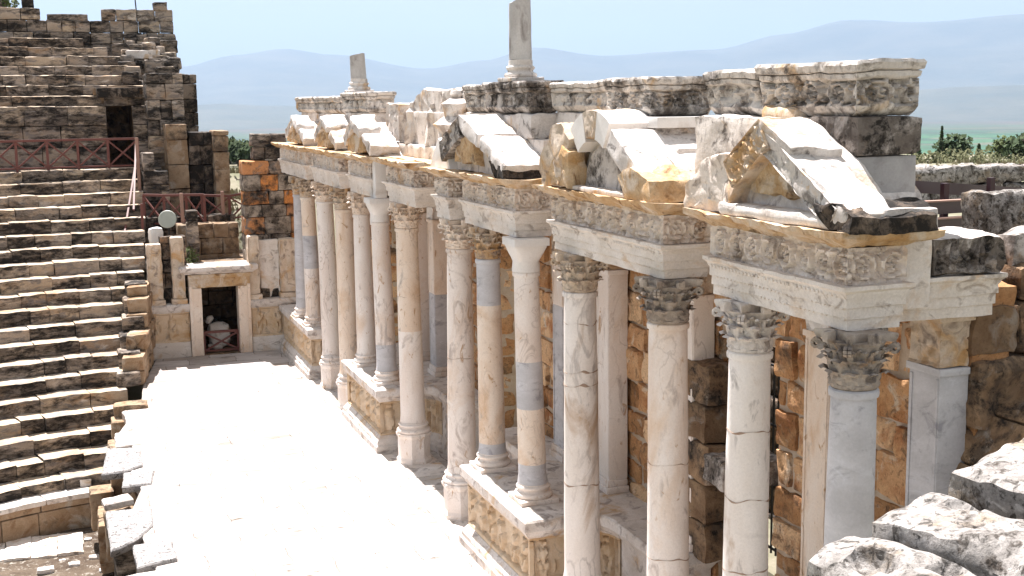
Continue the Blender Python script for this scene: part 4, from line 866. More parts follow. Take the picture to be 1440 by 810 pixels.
for (lab, c0, c1) in (('large rough block with a pale top at the right edge, above the vault', (10.97, 12.85, 6.0), (12.9, 13.25, 7.08)), ('dark tumbled block just right of the nearest entablature', (9.62, 10.7, 6.4), (10.2, 11.1, 6.85)), ('second dark tumbled block right of the nearest entablature, lower than the other', (9.95, 10.6, 6.2), (10.6, 11.1, 6.55))):
    ublock('broken_block', lab, c0, c1, 'boulder' if 'large' in lab else 'crust', .12, .15, .07, None, .8, .3, 'stone block', 'tumbled blocks at the right edge')
t = thing('steel_platform', 'dark maroon steel beams of a visitor platform behind the nearest gable', 'platform', (15, 17, 5))
mb = MB(); bar(mb, (13.9, 19.4, 6.72), (21.0, 22.9, 6.05), .14, .24); mb.build('upper_beam', MT['steel'], t)
for (z, h, o) in ((6.28, .24, -.3), (6.0, .18, -.5), (5.68, .2, -.7), (5.3, .24, -.9)):
    mb = MB(); bar(mb, (13.2, 18.9 + o, z), (18.5, 21.0 + o, z - .2), .12, h); mb.build('beam', MT['steel'], t)
for (z, o) in ((6.415, -.3), (6.105, -.5), (5.47, -.85)):
    mb = MB(); bar(mb, (13.2, 18.86 + o, z), (18.4, 20.9 + o, z - .2), .16, .03); mb.build('deck_edge', MT['palewood'], t)
mb = MB(); block(mb, (13.2, 19.6, 5.0), (20.5, 24.5, 5.06), 5., 0, 0); mb.build('shadow_plate', MT['steel'], t)  # dark sheet added in place of the platform's shadow between the beams
for (x, y) in ((14.2, 19.2), (16.4, 20.2), (18.3, 21.1)):
    mb = MB(); bar(mb, (x, y, 2.5), (x, y, 6.6), .12); mb.build('post', MT['steel'], t)
mb = MB(); masonry(mb, 0, 34, 4.3, 6.5, lambda p: Vector((19.5 + p.x*.75, 27 - p.x*.16 + p.y, p.z)), .8, (.5, .75), (.8, 1.6), .01, .13, .09, .2, front=.12, tones=(.3, .8)); tag(mb.build('rubble_wall', MT['boulder'], loc=Vector((30, 25, 4.4))), 'low rough grey rubble wall running across behind the maroon platform', 'wall')
# ------------------------------------------------------------------ seating (cavea)
CX, CY = 2.0, 24.85
def Tarc(R0, z0=0.):
    def T(p):
        a = p.x/R0; r_ = R0 + p.y; return Vector((CX - r_*math.sin(a), CY + r_*math.cos(a), z0 + p.z))
    T.flip = True; return T
def s_of(x, R0): return R0*math.asin(max(-.95, min(.93, (CX - x)/R0)))
def seat_row(parent, R0, z, xr, xl, holes=(), mat='lime', hgt=.42, dep=.86, worn=.03, jag=.0):
    mb = MB(); T = Tarc(R0); a, b_ = s_of(xr, R0), s_of(xl, R0); u = a + RNG.uniform(0, jag)
    hs = [(s_of(h[1], R0), s_of(h[0], R0)) for h in holes]
    while u < b_ - .05:
        l = min(RNG.uniform(.55, 1.6), b_ - u); e = u + l
        skip = False
        for (ha, hb) in hs:
            if u >= ha - .02 and u < hb: u = hb; skip = True; break
            if u < ha < e: e = ha
        if skip: continue
        k = RNG.uniform(-.05, .05); dz = RNG.uniform(-.035, .02)
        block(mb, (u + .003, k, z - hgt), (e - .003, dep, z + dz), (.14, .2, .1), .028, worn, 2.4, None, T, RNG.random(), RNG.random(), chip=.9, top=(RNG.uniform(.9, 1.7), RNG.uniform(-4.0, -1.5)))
        u = e
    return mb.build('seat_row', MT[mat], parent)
LT = thing('lower_seating', 'lower tier of worn stone seat rows left of the stage, below the red railing', 'seating tier', (0, 41, 0))
XE = [.95, 1.0, 1.2, 1.35, 1.5, 1.5, 1.42, 1.5, 1.58, 1.68, 2.3, 2.45, 2.5, 2.6, 2.65, 2.7, 2.75, 2.8, 2.75, 2.6]
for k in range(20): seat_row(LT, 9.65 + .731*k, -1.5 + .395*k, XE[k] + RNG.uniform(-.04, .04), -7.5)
fw = MB(); masonry(fw, s_of(.25, 9.1), s_of(-6.8, 9.1), -2.9, -1.9, Tarc(9.1), .6, (.55, .8), (.8, 1.5), .012, .02, .012, .16, lich=.6, tones=(.3, .7)); fw.build('front_wall', MT['tan_rock'], LT)
fw = MB(); seat = s_of(.3, 9.1); u = seat
while u < s_of(-6.8, 9.1): block(fw, (u + .01, -.05, -1.94), (u + 1.2, 1.0, -1.80), (.2, .2, .1), .03, .015, 3., None, Tarc(9.1), .7, .1); u += 1.21
fw.build('ledge', MT['carved_white'], LT)
for (lab, c0, c1) in (('pale square block lying on the ledge under the lowest seats', (-.75, 34.3, -1.8), (-.1, 34.75, -1.52)), ('small pale block beside the square one on the low ledge', (-.02, 34.25, -1.8), (.28, 34.55, -1.6))):
    ublock('loose_block', lab, c0, c1, 'carved_white', .1, .03, .02, lich=.1, tone=.8, group='loose blocks by the seats')
def core(parent, R1, z1, R2, z2, xr, xl, zb, name='core'):
    mb = MB(); n = 16
    for (R_, zz) in ((R1, zb), (R1, z1), (R2, z2), (R2, zb)):
        a0, a1 = math.asin(max(-.9, (CX - xr)/R_)), math.asin(min(.93, (CX - xl)/R_))
        for i in range(n + 1): a = a0 + (a1 - a0)*i/n; mb.v.append((CX - R_*math.sin(a), CY + R_*math.cos(a), zz))
    m = n + 1
    for k in range(4):
        for i in range(n): mb.face((k*m + i, ((k+1) % 4)*m + i, ((k+1) % 4)*m + i + 1, k*m + i + 1))
    mb.face((0, m, 2*m, 3*m)); mb.face((n, m + n, 2*m + n, 3*m + n)); mb.build(name, MT['lime_dark'], parent, smooth=False)
core(LT, 9.5, -2.1, 23.4, 5.5, 1.0, -7.4, -3.0)
WK = thing('walkway', 'level stone walkway behind the red railing, between the two seating tiers', 'walkway', (0, 49.2, 5.9))
mb = MB(); u = s_of(3.6, 23.6)
while u < s_of(-7.5, 23.6): block(mb, (u + .01, .0, 5.75), (u + 1.3, 1.85, 5.97), (.3, .3, .2), .03, .015, 2., None, Tarc(23.6), RNG.random(), .3); u += 1.31
mb.build('paving', MT['lime'], WK)
BWL = thing('tier_wall', 'tall smooth block wall with a dark doorway behind the red railing', 'wall', (0, 50.2, 5.9))
mb = MB(); masonry(mb, s_of(4.3, 25.25), s_of(-7.5, 25.25), 5.95, 8.3, Tarc(25.25), .6, (.62, .85), (.9, 1.7), .01, .025, .012, .2, holes=[(s_of(2.75, 25.25), s_of(1.8, 25.25), 5.9, 8.9)], lich=.75, tones=(.25, .9)); mb.build('wall_blocks', MT['lime'], BWL)
mb = MB(); block(mb, (1.5, 50.9, 5.9), (1.78, 53.5, 8.9), .4, .02, .02); block(mb, (2.78, 50.9, 5.9), (3.05, 53.5, 8.9), .4, .02, .02); block(mb, (1.4, 53.4, 5.9), (3.2, 53.9, 9.0), .4, .02, .02); block(mb, (1.4, 50.95, 8.72), (3.2, 53.6, 9.0), .4, .02, .02); mb.build('doorway_passage', MT['brown_rock'], BWL)
mb = MB(); block(mb, (s_of(3.05, 25.2), -.03, 8.62), (s_of(1.5, 25.2), .6, 8.98), (.15, .15, .15), .03, .015, 3., None, Tarc(25.2), .4, .8); mb.build('lintel', MT['lime_dark'], BWL)
UT = thing('upper_seating', 'upper tier of dark weathered seat rows under the sky, ruined at its right end', 'seating tier', (0, 53, 8.3))
XU = [4.25, 4.2, 3.7, 3.3, 3.2, 2.9, 2.2, 1.6]
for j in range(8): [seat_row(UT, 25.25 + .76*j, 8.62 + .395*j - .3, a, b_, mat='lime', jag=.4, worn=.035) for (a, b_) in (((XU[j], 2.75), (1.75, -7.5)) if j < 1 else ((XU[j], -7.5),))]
core(UT, 26.0, 8.1, 31.9, 11.1, 1.6, -7.4, 4.0)
core(UT, 26.0, 8.1, 31.9, 11.1, 4.2, 2.95, 4.0)
core(UT, 29.3, 9.7, 31.9, 11.1, 2.95, 1.6, 4.0)
TW = thing('parapet_wall', 'dark broken block wall along the top of the upper seats', 'wall', (2, 56.5, 11.2))
mb = MB(); masonry(mb, s_of(4.95, 31.4), s_of(-7.5, 31.4), 10.9, 12.35, Tarc(31.4), .7, (.4, .5), (.5, .95), .01, .04, .03, .15, lich=1., top=lambda u: (12.5 if u < s_of(1.9, 31.4) else 11.8 if u < s_of(-.45, 31.4) else 12.4), front=.06); mb.build('wall_blocks', MT['lime'], TW)
mb = MB(); masonry(mb, s_of(5.0, 31.0), s_of(3.4, 31.0), 9.2, 11.3, Tarc(31.0), .8, (.4, .5), (.5, .9), .01, .05, .04, .15, front=.08); mb.build('end_blocks', MT['lime'], TW)
ublock('grey_block', 'long grey block lying alone on top of the parapet wall', (-.1, 56.3, 11.78), (1.5, 56.9, 12.12), 'lime', .15, .03, .02, lich=.3, tone=.4, group='loose blocks by the seats')
ublock('broken_block', 'single block standing on the right end of the parapet wall', (4.2, 56.1, 12.3), (4.75, 56.7, 12.66), 'lime', .12, .05, .03, lich=.6, group='loose blocks by the seats')
ublock('broken_block', 'leaning dark block on the parapet at the left edge, with a tuft of weeds', (-1.05, 56.4, 12.05), (-.6, 56.9, 12.75), 'lime_dark', .1, .08, .06, lich=1., group='loose blocks by the seats')
ublock('broken_block', 'stepped pile top block at the upper left corner of the picture', (-2.9, 56.4, 12.3), (-1.65, 57, 12.72), 'lime', .12, .06, .04, lich=.6, group='loose blocks by the seats')
ublock('tilted_slab', 'tilted pale slab lying at the ruined right end of the upper seats', (2.85, 54.0, 10.2), (4.2, 54.7, 10.55), 'carved_white', .12, .04, .03, lich=.3, tone=.4, group='loose blocks by the seats')
mb = MB()
for i in range(46):
    x = RNG.uniform(2.3, 4.7); y = RNG.uniform(51.2, 55.6); z = 8.5 + (y - 50.4)*.47; s_ = RNG.uniform(.15, .5)
    block(mb, (x, y, z - .25), (x + s_*1.5, y + s_, z + s_*.55), .14, .06, .05)
struct(tag(mb.build('rubble_scree', MT['lime']), kind='structure')); 
mb = MB(); bar(mb, (3.52, 56.6, 11.9), (3.44, 56.6, 13.6), .05); tag(mb.build('thin_pole', MT['iron'], loc=Vector((3.5, 56.6, 11.9))), 'thin dark pole rising above the parapet wall into the sky', 'pole')
# ---- ruined end walls of the seating
def pier(name, label, x0, x1, y, z0, z1, mat, depth=.9, ragged=.3, tones=None, ch=(.5, .75), cl=(.4, .8), seed=1, cat='pier'):
    mb = MB(); masonry(mb, x0, x1, z0, z1, Tn(y), depth, ch, cl, .008, .04, .03, .15, top=lambda u: z1 - ragged*abs(noise.noise(Vector((u*2.3, y, seed)))), front=.05, tones=tones)
    return tag(mb.build(name, MT[mat], loc=Vector(((x0 + x1)/2, y, z0))), label, cat, 'ruined piers at the end of the seating')
pier('stone_pier', 'tall tan pier ending the seating, right of the dark doorway', 3.78, 4.55, 47.9, 2.6, 7.6, 'tan_rock', 1.5, .1, (.3, .6), (.7, 1.0), (.7, .8))
pier('stone_pier', 'upper part of the ruined seating end wall with a narrow recess, above the tan pier', 3.25, 4.6, 49.2, 6.5, 9.5, 'lime', 2., .3)
pier('stone_pier', 'ragged dark masonry behind the tan pier, highest on the right', 4.5, 5.3, 51, 4.0, 9.5, 'lime_dark', 3., 1.2)
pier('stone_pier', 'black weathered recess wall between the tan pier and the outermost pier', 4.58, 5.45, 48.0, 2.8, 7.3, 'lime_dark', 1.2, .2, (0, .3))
pier('stone_pier', 'outermost narrow tan pier, next to the gap with the meadow', 5.42, 5.98, 47.4, 2.8, 7.35, 'tan_rock', 1.5, .25, (.1, .5), (.6, .9), (.5, .6))
pier('rubble_stump', 'broken pale seat ends just left of the tan pier', 2.85, 3.75, 47.2, 3.2, 6.6, 'lime', 1.2, 1.4)
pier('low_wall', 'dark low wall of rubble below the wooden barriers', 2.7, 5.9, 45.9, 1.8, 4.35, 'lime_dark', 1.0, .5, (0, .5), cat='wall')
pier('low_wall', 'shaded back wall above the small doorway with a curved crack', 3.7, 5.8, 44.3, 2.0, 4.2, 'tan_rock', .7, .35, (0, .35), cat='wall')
pier('stone_pier', 'slender weathered stump between the lamp and the shaded back wall', 3.95, 4.35, 43.5, 2.6, 4.75, 'lime', .5, .1, ch=(.8, 1.), cl=(.4, .41))
pier('stone_pier', 'broken orange and grey block pier beside the farthest column', 5.8, 7.75, 42.75, 1.9, 6.4, 'pier_mix', .9, .25, None, (.42, .6), (.5, 1.0))
pier('stone_pier', 'grey top blocks on the broken orange pier', 6.2, 7.35, 42.85, 6.42, 7.3, 'lime', .8, .1, None, (.42, .46), (.4, .7))
aw = thing('wing_wall', 'tan stepped wall closing the seat rows beside the bright stage', 'wall', (2.1, 40, 0))
def Taw(p): return Vector((1.98 + (p.x - 38)*.155 - p.y, p.x, p.z))
mb = MB(); masonry(mb, 38.1, 42.4, .0, 2.6, Taw, .62, (.44, .5), (.9, 1.5), .012, .05, .03, .14, top=lambda u: .42 + .60*(u - 38.1), front=.06, lich=.6, tones=(.35, .8)); mb.build('wall_blocks', MT['tan_rock'], aw)
for i in range(6):
    mb = MB(); y = 38.0 + .72*i; x = 1.2 + (y - 38)*.155; z = .02 + .43*i
    block(mb, (x, y - .15, z + .02), (x + .68, y + .7, z + .46 + RNG.uniform(-.05, .08)), .12, .08, .04, tone=.5, lich=.7); mb.build('coping_block', MT['lime'], aw)
# ---- end wall with the small doorway
EW = thing('end_wall', 'cream wall with worn reliefs closing the far end of the stage', 'wall', (5, 42.2, 0))
for (a, b_) in ((2.5, 3.76), (5.8, 7.7)):
    mb = MB(); block(mb, (a, 42.0, -.05), (b_, 42.6, .5), .1, .02, .012, tone=.5, lich=.1); mb.build('base_course', MT['arch'], EW)
    mb = MB(); block(mb, (a, 42.03, .5), (b_, 42.6, 1.5), (.04, .3, .04), .01, .012, carve=(figures(.58), .09, ('-y',)), tone=.6, lich=.1); mb.build('relief_panel', MT['carved_ochre'], EW)
    mb = MB(); mould(mb, rect(a, b_, 42.02, 42.7), [(.0, 1.5), (.04, 1.54), (.10, 1.62), (.10, 1.74), (.06, 1.78)], .12, .012, a); mb.build('ledge_moulding', MT['carved_white'], EW)
mb = MB(); masonry(mb, 2.5, 3.8, 1.75, 4.0, Tn(42.45), .5, (.4, .55), (.3, .6), .01, .03, .03, .14, top=lambda u: 3.9 - .3*math.sin(u*3)); masonry(mb, 5.75, 7.7, 1.75, 2.1, Tn(42.3), .4, (.3, .35), (.3, .6), .01, .03, .02, .14); mb.build('backing_blocks', MT['lime_dark'], EW)
mb = MB(); wedge(mb, 42.5, 42.8, [(0, 0), (.1, 0), (.1, .1), (0, .1)], 1.)
mb = MB(); block(mb, (6.18, 42.3, 1.78), (6.84, 42.6, 3.75), (.06, .2, .06), .05, .03, carve=(lambda s, t: .3 + .7*math.exp(-((s - 6.5)/.12)**2), .05, ('-y',)), tone=.7, lich=0); mb.build('niche_panel', MT['arch'], EW)
for (x0, x1, z1, lab) in ((2.5, 2.97, 3.8, 'leftmost carved pilaster stub above the end wall, next to the seat rows'), (3.27, 3.68, 4.0, 'carved pilaster stub just left of the small doorway'), (5.77, 6.15, 3.93, 'slender carved pilaster stub just right of the small doorway'), (6.84, 7.42, 3.78, 'broad carved pilaster stub beside the farthest column')):
    t = thing('pilaster_stub', lab, 'pilaster', ((x0 + x1)/2, 42.1, 1.78), 'broken pilasters on the end wall')
    mb = MB(); block(mb, (x0 - .05, 41.98, 1.775), (x1 + .05, 42.42, 1.95), .1, .03, .015, tone=.6, lich=.2); mb.build('base', MT['carved'], t)
    mb = MB(); block(mb, (x0, 42.03, 1.95), (x1, 42.4, z1), (.04, .1, .05), .05, .03, carve=(rough_fn(8), .08, ('-y',)), tone=.6, lich=.5); mb.build('shaft', MT['carved'], t)
DF = thing('door_frame', 'moulded marble door frame of the small dark doorway in the end wall', 'door frame', (4.8, 42, 0))
for (a, b_, s_) in ((3.78, 4.18, 1), (5.38, 5.78, -1)):
    mb = MB(); block(mb, (a, 41.96, 0), (b_, 42.55, 2.28), .1, .015, .008, tone=.5, lich=.1)
    e = a if s_ > 0 else b_ - .1; block(mb, (e, 41.9, .0), (e + .1, 42.0, 2.35), .2, .02, .006, tone=.5, lich=.1); mb.build('jamb', MT['ochre_marble'], DF)
mb = MB(); block(mb, (3.78, 41.95, 2.285), (5.78, 42.55, 2.72), .1, .02, .01, tone=.3, lich=.2); block(mb, (3.76, 41.88, 2.6), (5.8, 42.0, 2.74), .1, .03, .012, tone=.3, lich=.2); mb.build('lintel', MT['ochre'], DF)
mb = MB(); mould(mb, rect(3.74, 5.8, 42.0, 42.7), [(.08, 2.745), (.14, 2.8), (.24, 2.86), (.26, 2.98), (.22, 3.02)], .1, .015, 2.); mb.build('cornice', MT['carved_white'], DF)
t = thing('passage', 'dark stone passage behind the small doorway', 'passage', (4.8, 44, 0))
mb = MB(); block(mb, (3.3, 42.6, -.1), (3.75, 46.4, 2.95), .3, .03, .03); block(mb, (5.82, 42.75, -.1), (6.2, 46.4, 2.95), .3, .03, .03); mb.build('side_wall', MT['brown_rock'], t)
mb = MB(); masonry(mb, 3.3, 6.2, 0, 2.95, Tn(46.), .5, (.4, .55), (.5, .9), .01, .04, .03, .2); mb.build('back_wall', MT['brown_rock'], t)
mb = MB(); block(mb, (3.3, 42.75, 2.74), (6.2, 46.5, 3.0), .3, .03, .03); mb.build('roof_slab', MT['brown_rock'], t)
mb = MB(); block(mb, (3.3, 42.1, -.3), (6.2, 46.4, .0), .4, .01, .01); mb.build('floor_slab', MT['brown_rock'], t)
def barrier(name, label, pts, h, group=None, sub=1, mat='maroon', w_=.07, brace=True):
    t = thing(name, label, 'railing', pts[0], group)
    for p in pts:
        mb = MB(); bar(mb, p, (p[0], p[1], p[2] + h), w_*1.3); mb.build('post', MT[mat], t)
    for a, b_ in zip(pts, pts[1:]):
        A, B = Vector(a), Vector(b_); upv = Vector((0, 0, h)); mb = MB(); bar(mb, A + upv, B + upv, w_*1.2); mb.build('top_rail', MT[mat], t)
        mb = MB(); bar(mb, A + upv*.12, B + upv*.12, w_*.9); mb.build('bottom_rail', MT[mat], t)
        if brace:
            o = Vector((0, -.02, 0)); mb = MB(); bar(mb, A + upv*.12 + o, B + upv*.96 + o, w_*.8); bar(mb, A + upv*.96 - o, B + upv*.12 - o, w_*.8); mb.build('cross_brace', MT[mat], t)
    return t
barrier('wooden_barrier', 'low crossed red barrier standing in the small doorway', [(4.22, 42.3, .0), (5.36, 42.3, .0)], .72)
for (n, (a, b_, l)) in enumerate((((4.5, 43.0, .02), (5.2, 43.5, .85), 'pale broken capital lying behind the barrier in the small doorway'), ((4.4, 42.75, .02), (4.9, 42.95, .2), 'small pale slab on the floor under the barrier in the small doorway'), ((4.42, 43.1, .86), (4.66, 43.35, 1.15), 'small rounded stone head shape on top of the fragments in the small doorway'))):
    ublock('stone_fragment', l, a, b_, 'arch', .07, .2, .09, lich=0, tone=.7, group='fragments in the small doorway', cat='stone fragment')
barrier('wooden_railing', 'red crossed railing along the walkway above the lower seats', [(CX - 23.75*math.sin(a), CY + 23.75*math.cos(a), 5.97) for a in [(.0 - .033 + i*.0445) for i in range(0, 10)]], 1.12, mat='maroon')
barrier('wooden_railing', 'red crossed railing on the lower landing beside the round lamp', [(2.75, 46.2, 4.0), (3.4, 45.6, 4.0), (4.15, 45.4, 4.0), (4.75, 45.2, 4.0)], 1.15)
barrier('wooden_railing', 'thin dark crossed railing in front of the meadow gap', [(4.8, 46.4, 4.1), (5.75, 46.2, 4.05), (6.75, 46.3, 4.2)], .95)
t = thing('stair_rail', 'steep red handrail dropping from the walkway to the lower landing', 'railing', (2.7, 47, 4)); mb = MB(); bar(mb, (2.72, 48.4, 6.9), (2.35, 45.4, 4.7), .06); bar(mb, (2.72, 48.4, 6.4), (1.9, 44.8, 3.6), .06); mb.build('handrail', MT['maroon'], t)
mb = MB(); bar(mb, (2.62, 45.4, 3.4), (2.62, 45.4, 4.9), .09); mb.build('post', MT['maroon'], t)
for (p, q, l) in (((2.72, 47.6, 4.4), (2.70, 47.6, 7.15), 'tall sun bleached post at the right end of the walkway railing'), ((3.98, 45.0, 3.0), (3.95, 45.0, 5.25), 'sun bleached post right of the round lamp'), ((5.5, 46.0, 3.6), (5.48, 46.0, 5.2), 'sun bleached post in front of the outermost pier')):
    mb = MB(); bar(mb, p, q, .11); tag(mb.build('wooden_post', MT['palewood'], loc=Vector(p)), l, 'post', 'pale wooden posts')
t = thing('floodlight', 'round grey green floodlight on a short bracket above the end wall', 'lamp', (3.3, 43.9, 3.6))
dv = Vector((-.25, -1, .25)).normalized(); mb = MB(); lathe(mb, [(.05, -.26), (.2, -.2), (.29, -.05), (.31, 0), (.29, .02), (.05, .03)], 24)
q = dv.to_track_quat('Z', 'Y'); mb.v = [tuple(q @ Vector(p) + Vector((3.36, 43.9, 4.45))) for p in mb.v]; mb.build('lamp_head', MT['lampglass'], t)
mb = MB(); bar(mb, (3.4, 44.0, 3.5), (3.4, 44.0, 4.3), .06); bar(mb, (3.05, 44.0, 3.75), (3.75, 44.0, 3.75), .05); mb.build('stand', MT['iron'], t)
ublock('white_rock', 'bright white rock left of the round lamp', (2.75, 43.9, 3.55), (3.2, 44.4, 4.15), 'new_white', .1, .14, .06, lich=0, tone=.8, cat='rock', group=None)
# ---- torn stage edge: slabs and the stones under them
def poly_slab(label, pts, z1, th, mat='slab', seed=1.):
    cx = sum(p[0] for p in pts)/len(pts); cy = sum(p[1] for p in pts)/len(pts)
    ar = sum(pts[i][0]*pts[(i+1) % len(pts)][1] - pts[(i+1) % len(pts)][0]*pts[i][1] for i in range(len(pts)))
    if ar < 0: pts = pts[::-1]
    mb = MB(); mould(mb, pts, [(-.03, z1 - th), (.0, z1 - th + .04), (0, z1 - .03), (-.03, z1)], .12, .025, seed, fr=2.6, tone=RNG.uniform(.4, .7), lich=.2)
    return tag(mb.build('edge_slab', MT[mat], loc=Vector((cx, cy, z1))), label, 'stone slab', 'slabs along the torn stage edge')
SL = [('white rectangular slab at the far end of the torn stage edge', [(1.25, 34.2), (2.25, 34.05), (2.15, 32.75), (1.24, 32.8)], .03, 'carved_white'),
 ('white slab with a square end, second from the far end of the stage edge', [(.92, 32.65), (1.65, 32.5), (1.6, 31.25), (.88, 31.3)], .02, 'carved_white'),
 ('grey pitted slab with a rounded outline beside the lowest seats', [(.66, 31.1), (1.42, 30.8), (1.4, 29.25), (.93, 28.9), (.47, 28.85)], .05, 'slab'),
 ('grey pitted slab set back between the rounded slab and the lobed stone', [(.93, 28.8), (1.62, 28.8), (1.5, 27.75), (.86, 27.75)], .04, 'slab'),
 ('cream lobed stone lower than its neighbours on the torn stage edge', [(.42, 27.4), (.98, 27.62), (1.06, 27.15), (.46, 26.95)], -.08, 'carved_white'),
 ('largest grey pitted slab with a dark hole, jutting over the orchestra', [(.45, 26.1), (1.38, 25.95), (1.31, 24.9), (.9, 24.0), (.47, 23.6)], .05, 'slab'),
 ('speckled slab with a black hole, nearest the camera at the lower left', [(.87, 23.7), (1.6, 23.82), (1.58, 22.72), (.86, 22.5)], .07, 'slab'),
 ('white slab cut off by the bottom edge of the picture', [(.5, 22.3), (1.5, 22.45), (1.5, 21.0), (.5, 20.8)], .0, 'carved_white')]
for i, (l, p, z, m_) in enumerate(SL): poly_slab(l, p, z, .17, m_, i + 1.)
mb = MB(); masonry(mb, 18, 35.2, -2.85, -.3, lambda p: Vector((1.15 - p.y*0 + .75*p.y, p.x, p.z)), .6, (.4, .6), (.5, 1.0), .01, .05, .04, .18, front=.1, tones=(.2, .7)); tag(mb.build('stage_front_wall', MT['tan_rock'], loc=Vector((1.4, 27, -2.85))), 'rough tan wall of blocks holding up the torn edge of the stage', 'wall')
ST = [('squat tan stone with a white top beside the ledge', (.22, 31.9, -2.3), (.8, 32.6, -1.3)), ('brown upright block under the white second slab', (.75, 32.4, -1.6), (1.3, 33.4, -.35)), ('flat brown course stone at the foot of the lowest seat rows', (.9, 34.6, -.75), (1.75, 35.3, -.2)),
 ('upper brown stone of the pair at the end of the lowest seats', (1.0, 35.1, -.5), (1.9, 35.7, .12)), ('tan block leaning on the orchestra front wall', (.35, 29.6, -2.6), (.75, 30.5, -1.2)), ('brown block under the lobed stone', (.45, 27.0, -1.4), (1.1, 27.7, -.37)),
 ('dark block below the largest grey slab, on the soil', (.55, 24.3, -2.7), (1.1, 25.5, -.25)), ('small white stone on the soil beside the largest slab', (.22, 27.3, -2.75), (.62, 27.9, -2.45)), ('brown block under the speckled slab with the black hole', (.9, 22.7, -1.6), (1.3, 23.6, -.22)), ('tan block with a white top under the rounded grey slab', (.32, 28.6, -2.0), (.8, 29.2, -1.1))]
for (l, a, b_) in ST: ublock('support_stone', l, a, b_, 'tan_rock' if 'tan' in l or 'brown' in l else 'lime', .12, .06, .04, lich=.6, group='stones under the stage edge')
for k, (x, y, s_, l) in enumerate(((-.4, 30.8, .22, 'pale'), (-1.1, 30.6, .3, 'pale'), (.1, 31.2, .18, 'pale'), (-.2, 29.8, .16, 'pale'), (-.9, 29.5, .35, 'pale'), (.3, 30.1, .2, 'pale'), (-1.6, 29.9, .25, 'pale'), (-.1, 28.7, .2, 'pale'), (-.6, 31.3, .12, 'pale'), (.0, 32.6, .14, 'pale'))):
    ublock('loose_stone', 'small pale stone scattered on the brown orchestra soil', (x, y, -2.78), (x + s_*1.3, y + s_, -2.76 + s_*.35), 'carved_white', .08, .04, .03, lich=.1, tone=.7, cat='stone', group='small stones on the orchestra soil')
# ---- foreground boulders
def Trot(x, y, z, a, tilt=0., tip=0.):
    mr = Matrix.Rotation(a, 3, 'Z') @ Matrix.Rotation(tilt, 3, 'Y') @ Matrix.Rotation(tip, 3, 'X')
    def T(p): return Vector((x, y, z)) + mr @ Vector(p)
    return T
def boulder(label, x, y, z, a, dims, tilt, tip, seed, r=.12, dents=()):
    mb = MB(); block(mb, (0, -dims[1], -dims[2]), (dims[0], 0, 0), (.022, .022, .05), r, .05, 2.2, seed, Trot(x, y, z, a, tilt, tip), .5, .3, chip=1., dents=dents)
    return tag(mb.build('boulder', MT['boulder'], loc=Vector((x, y, z - dims[2]))), label, 'boulder', 'pitted blocks in the foreground')
boulder('lowest pitted boulder with a dark hollow, at the bottom edge right of centre', 3.98, 6.12, 5.62, R(14), (.50, 2.4, .5), R(-7), R(0), 3., dents=((.20, -.42, .10, .09), (.36, -.75, .05, .12), (.41, -.80, .04, .12)))
boulder('middle pitted boulder with a black hole, between the other two foreground boulders', 4.55, 6.22, 5.76, R(14), (.60, 2.4, .5), R(-6), R(0), 5., dents=((.46, -.35, .05, .10), (.50, -.44, .045, .1), (.25, -.6, .04, .05)))
boulder('highest pitted boulder, at the right edge in front of the rubble vault', 5.25, 6.42, 5.92, R(14), (1.3, 2.4, .55), R(-6), R(0), 8., dents=((.5, -.5, .05, .06),))
mb = MB(); masonry(mb, 4.3, 8.5, 1.0, 5.2, Tn(5.3), 1.2, (.5, .7), (.6, 1.), .01, .06, .04, .25); tag(mb.build('near_wall', MT['boulder'], loc=Vector((6, 5.6, 1))), 'rough block wall that carries the three foreground boulders', 'wall')
# ---- plants
def crown_mb(mb, c, rx, rz, n, size, seed, cone=False):
    rg = random.Random(seed)
    for i in range(n):
        while True:
            p = Vector((rg.uniform(-1, 1), rg.uniform(-1, 1), rg.uniform(-1, 1)))
            if p.length < 1: break
        if cone:
            zz = rg.random()**1.4; a = rg.uniform(0, 6.28); r_ = (1 - zz)*rg.uniform(.5, 1.08); p = Vector((r_*math.cos(a), r_*math.sin(a), zz*2 - 1))
        elif noise.noise(p*2.1 + Vector((seed, 0, 0))) < -.12: continue
        q = Vector(c) + Vector((p.x*rx, p.y*rx, p.z*rz)); s_ = size*rg.uniform(.6, 1.3)
        u_ = Vector((rg.gauss(0, 1), rg.gauss(0, 1), rg.gauss(0, 1))).normalized(); v_ = u_.orthogonal().normalized(); b0 = len(mb.v)
        for (e, g_) in ((-1, -.6), (1, -.6), (.7, .8), (-.6, .9)): mb.v.append(tuple(q + u_*e*s_ + v_*g_*s_))
        mb.face((b0, b0+1, b0+2, b0+3), min(1, max(0, .5 + .5*noise.noise(p*2.6 + Vector((0, seed, 0))) + rg.uniform(-.2, .2))))
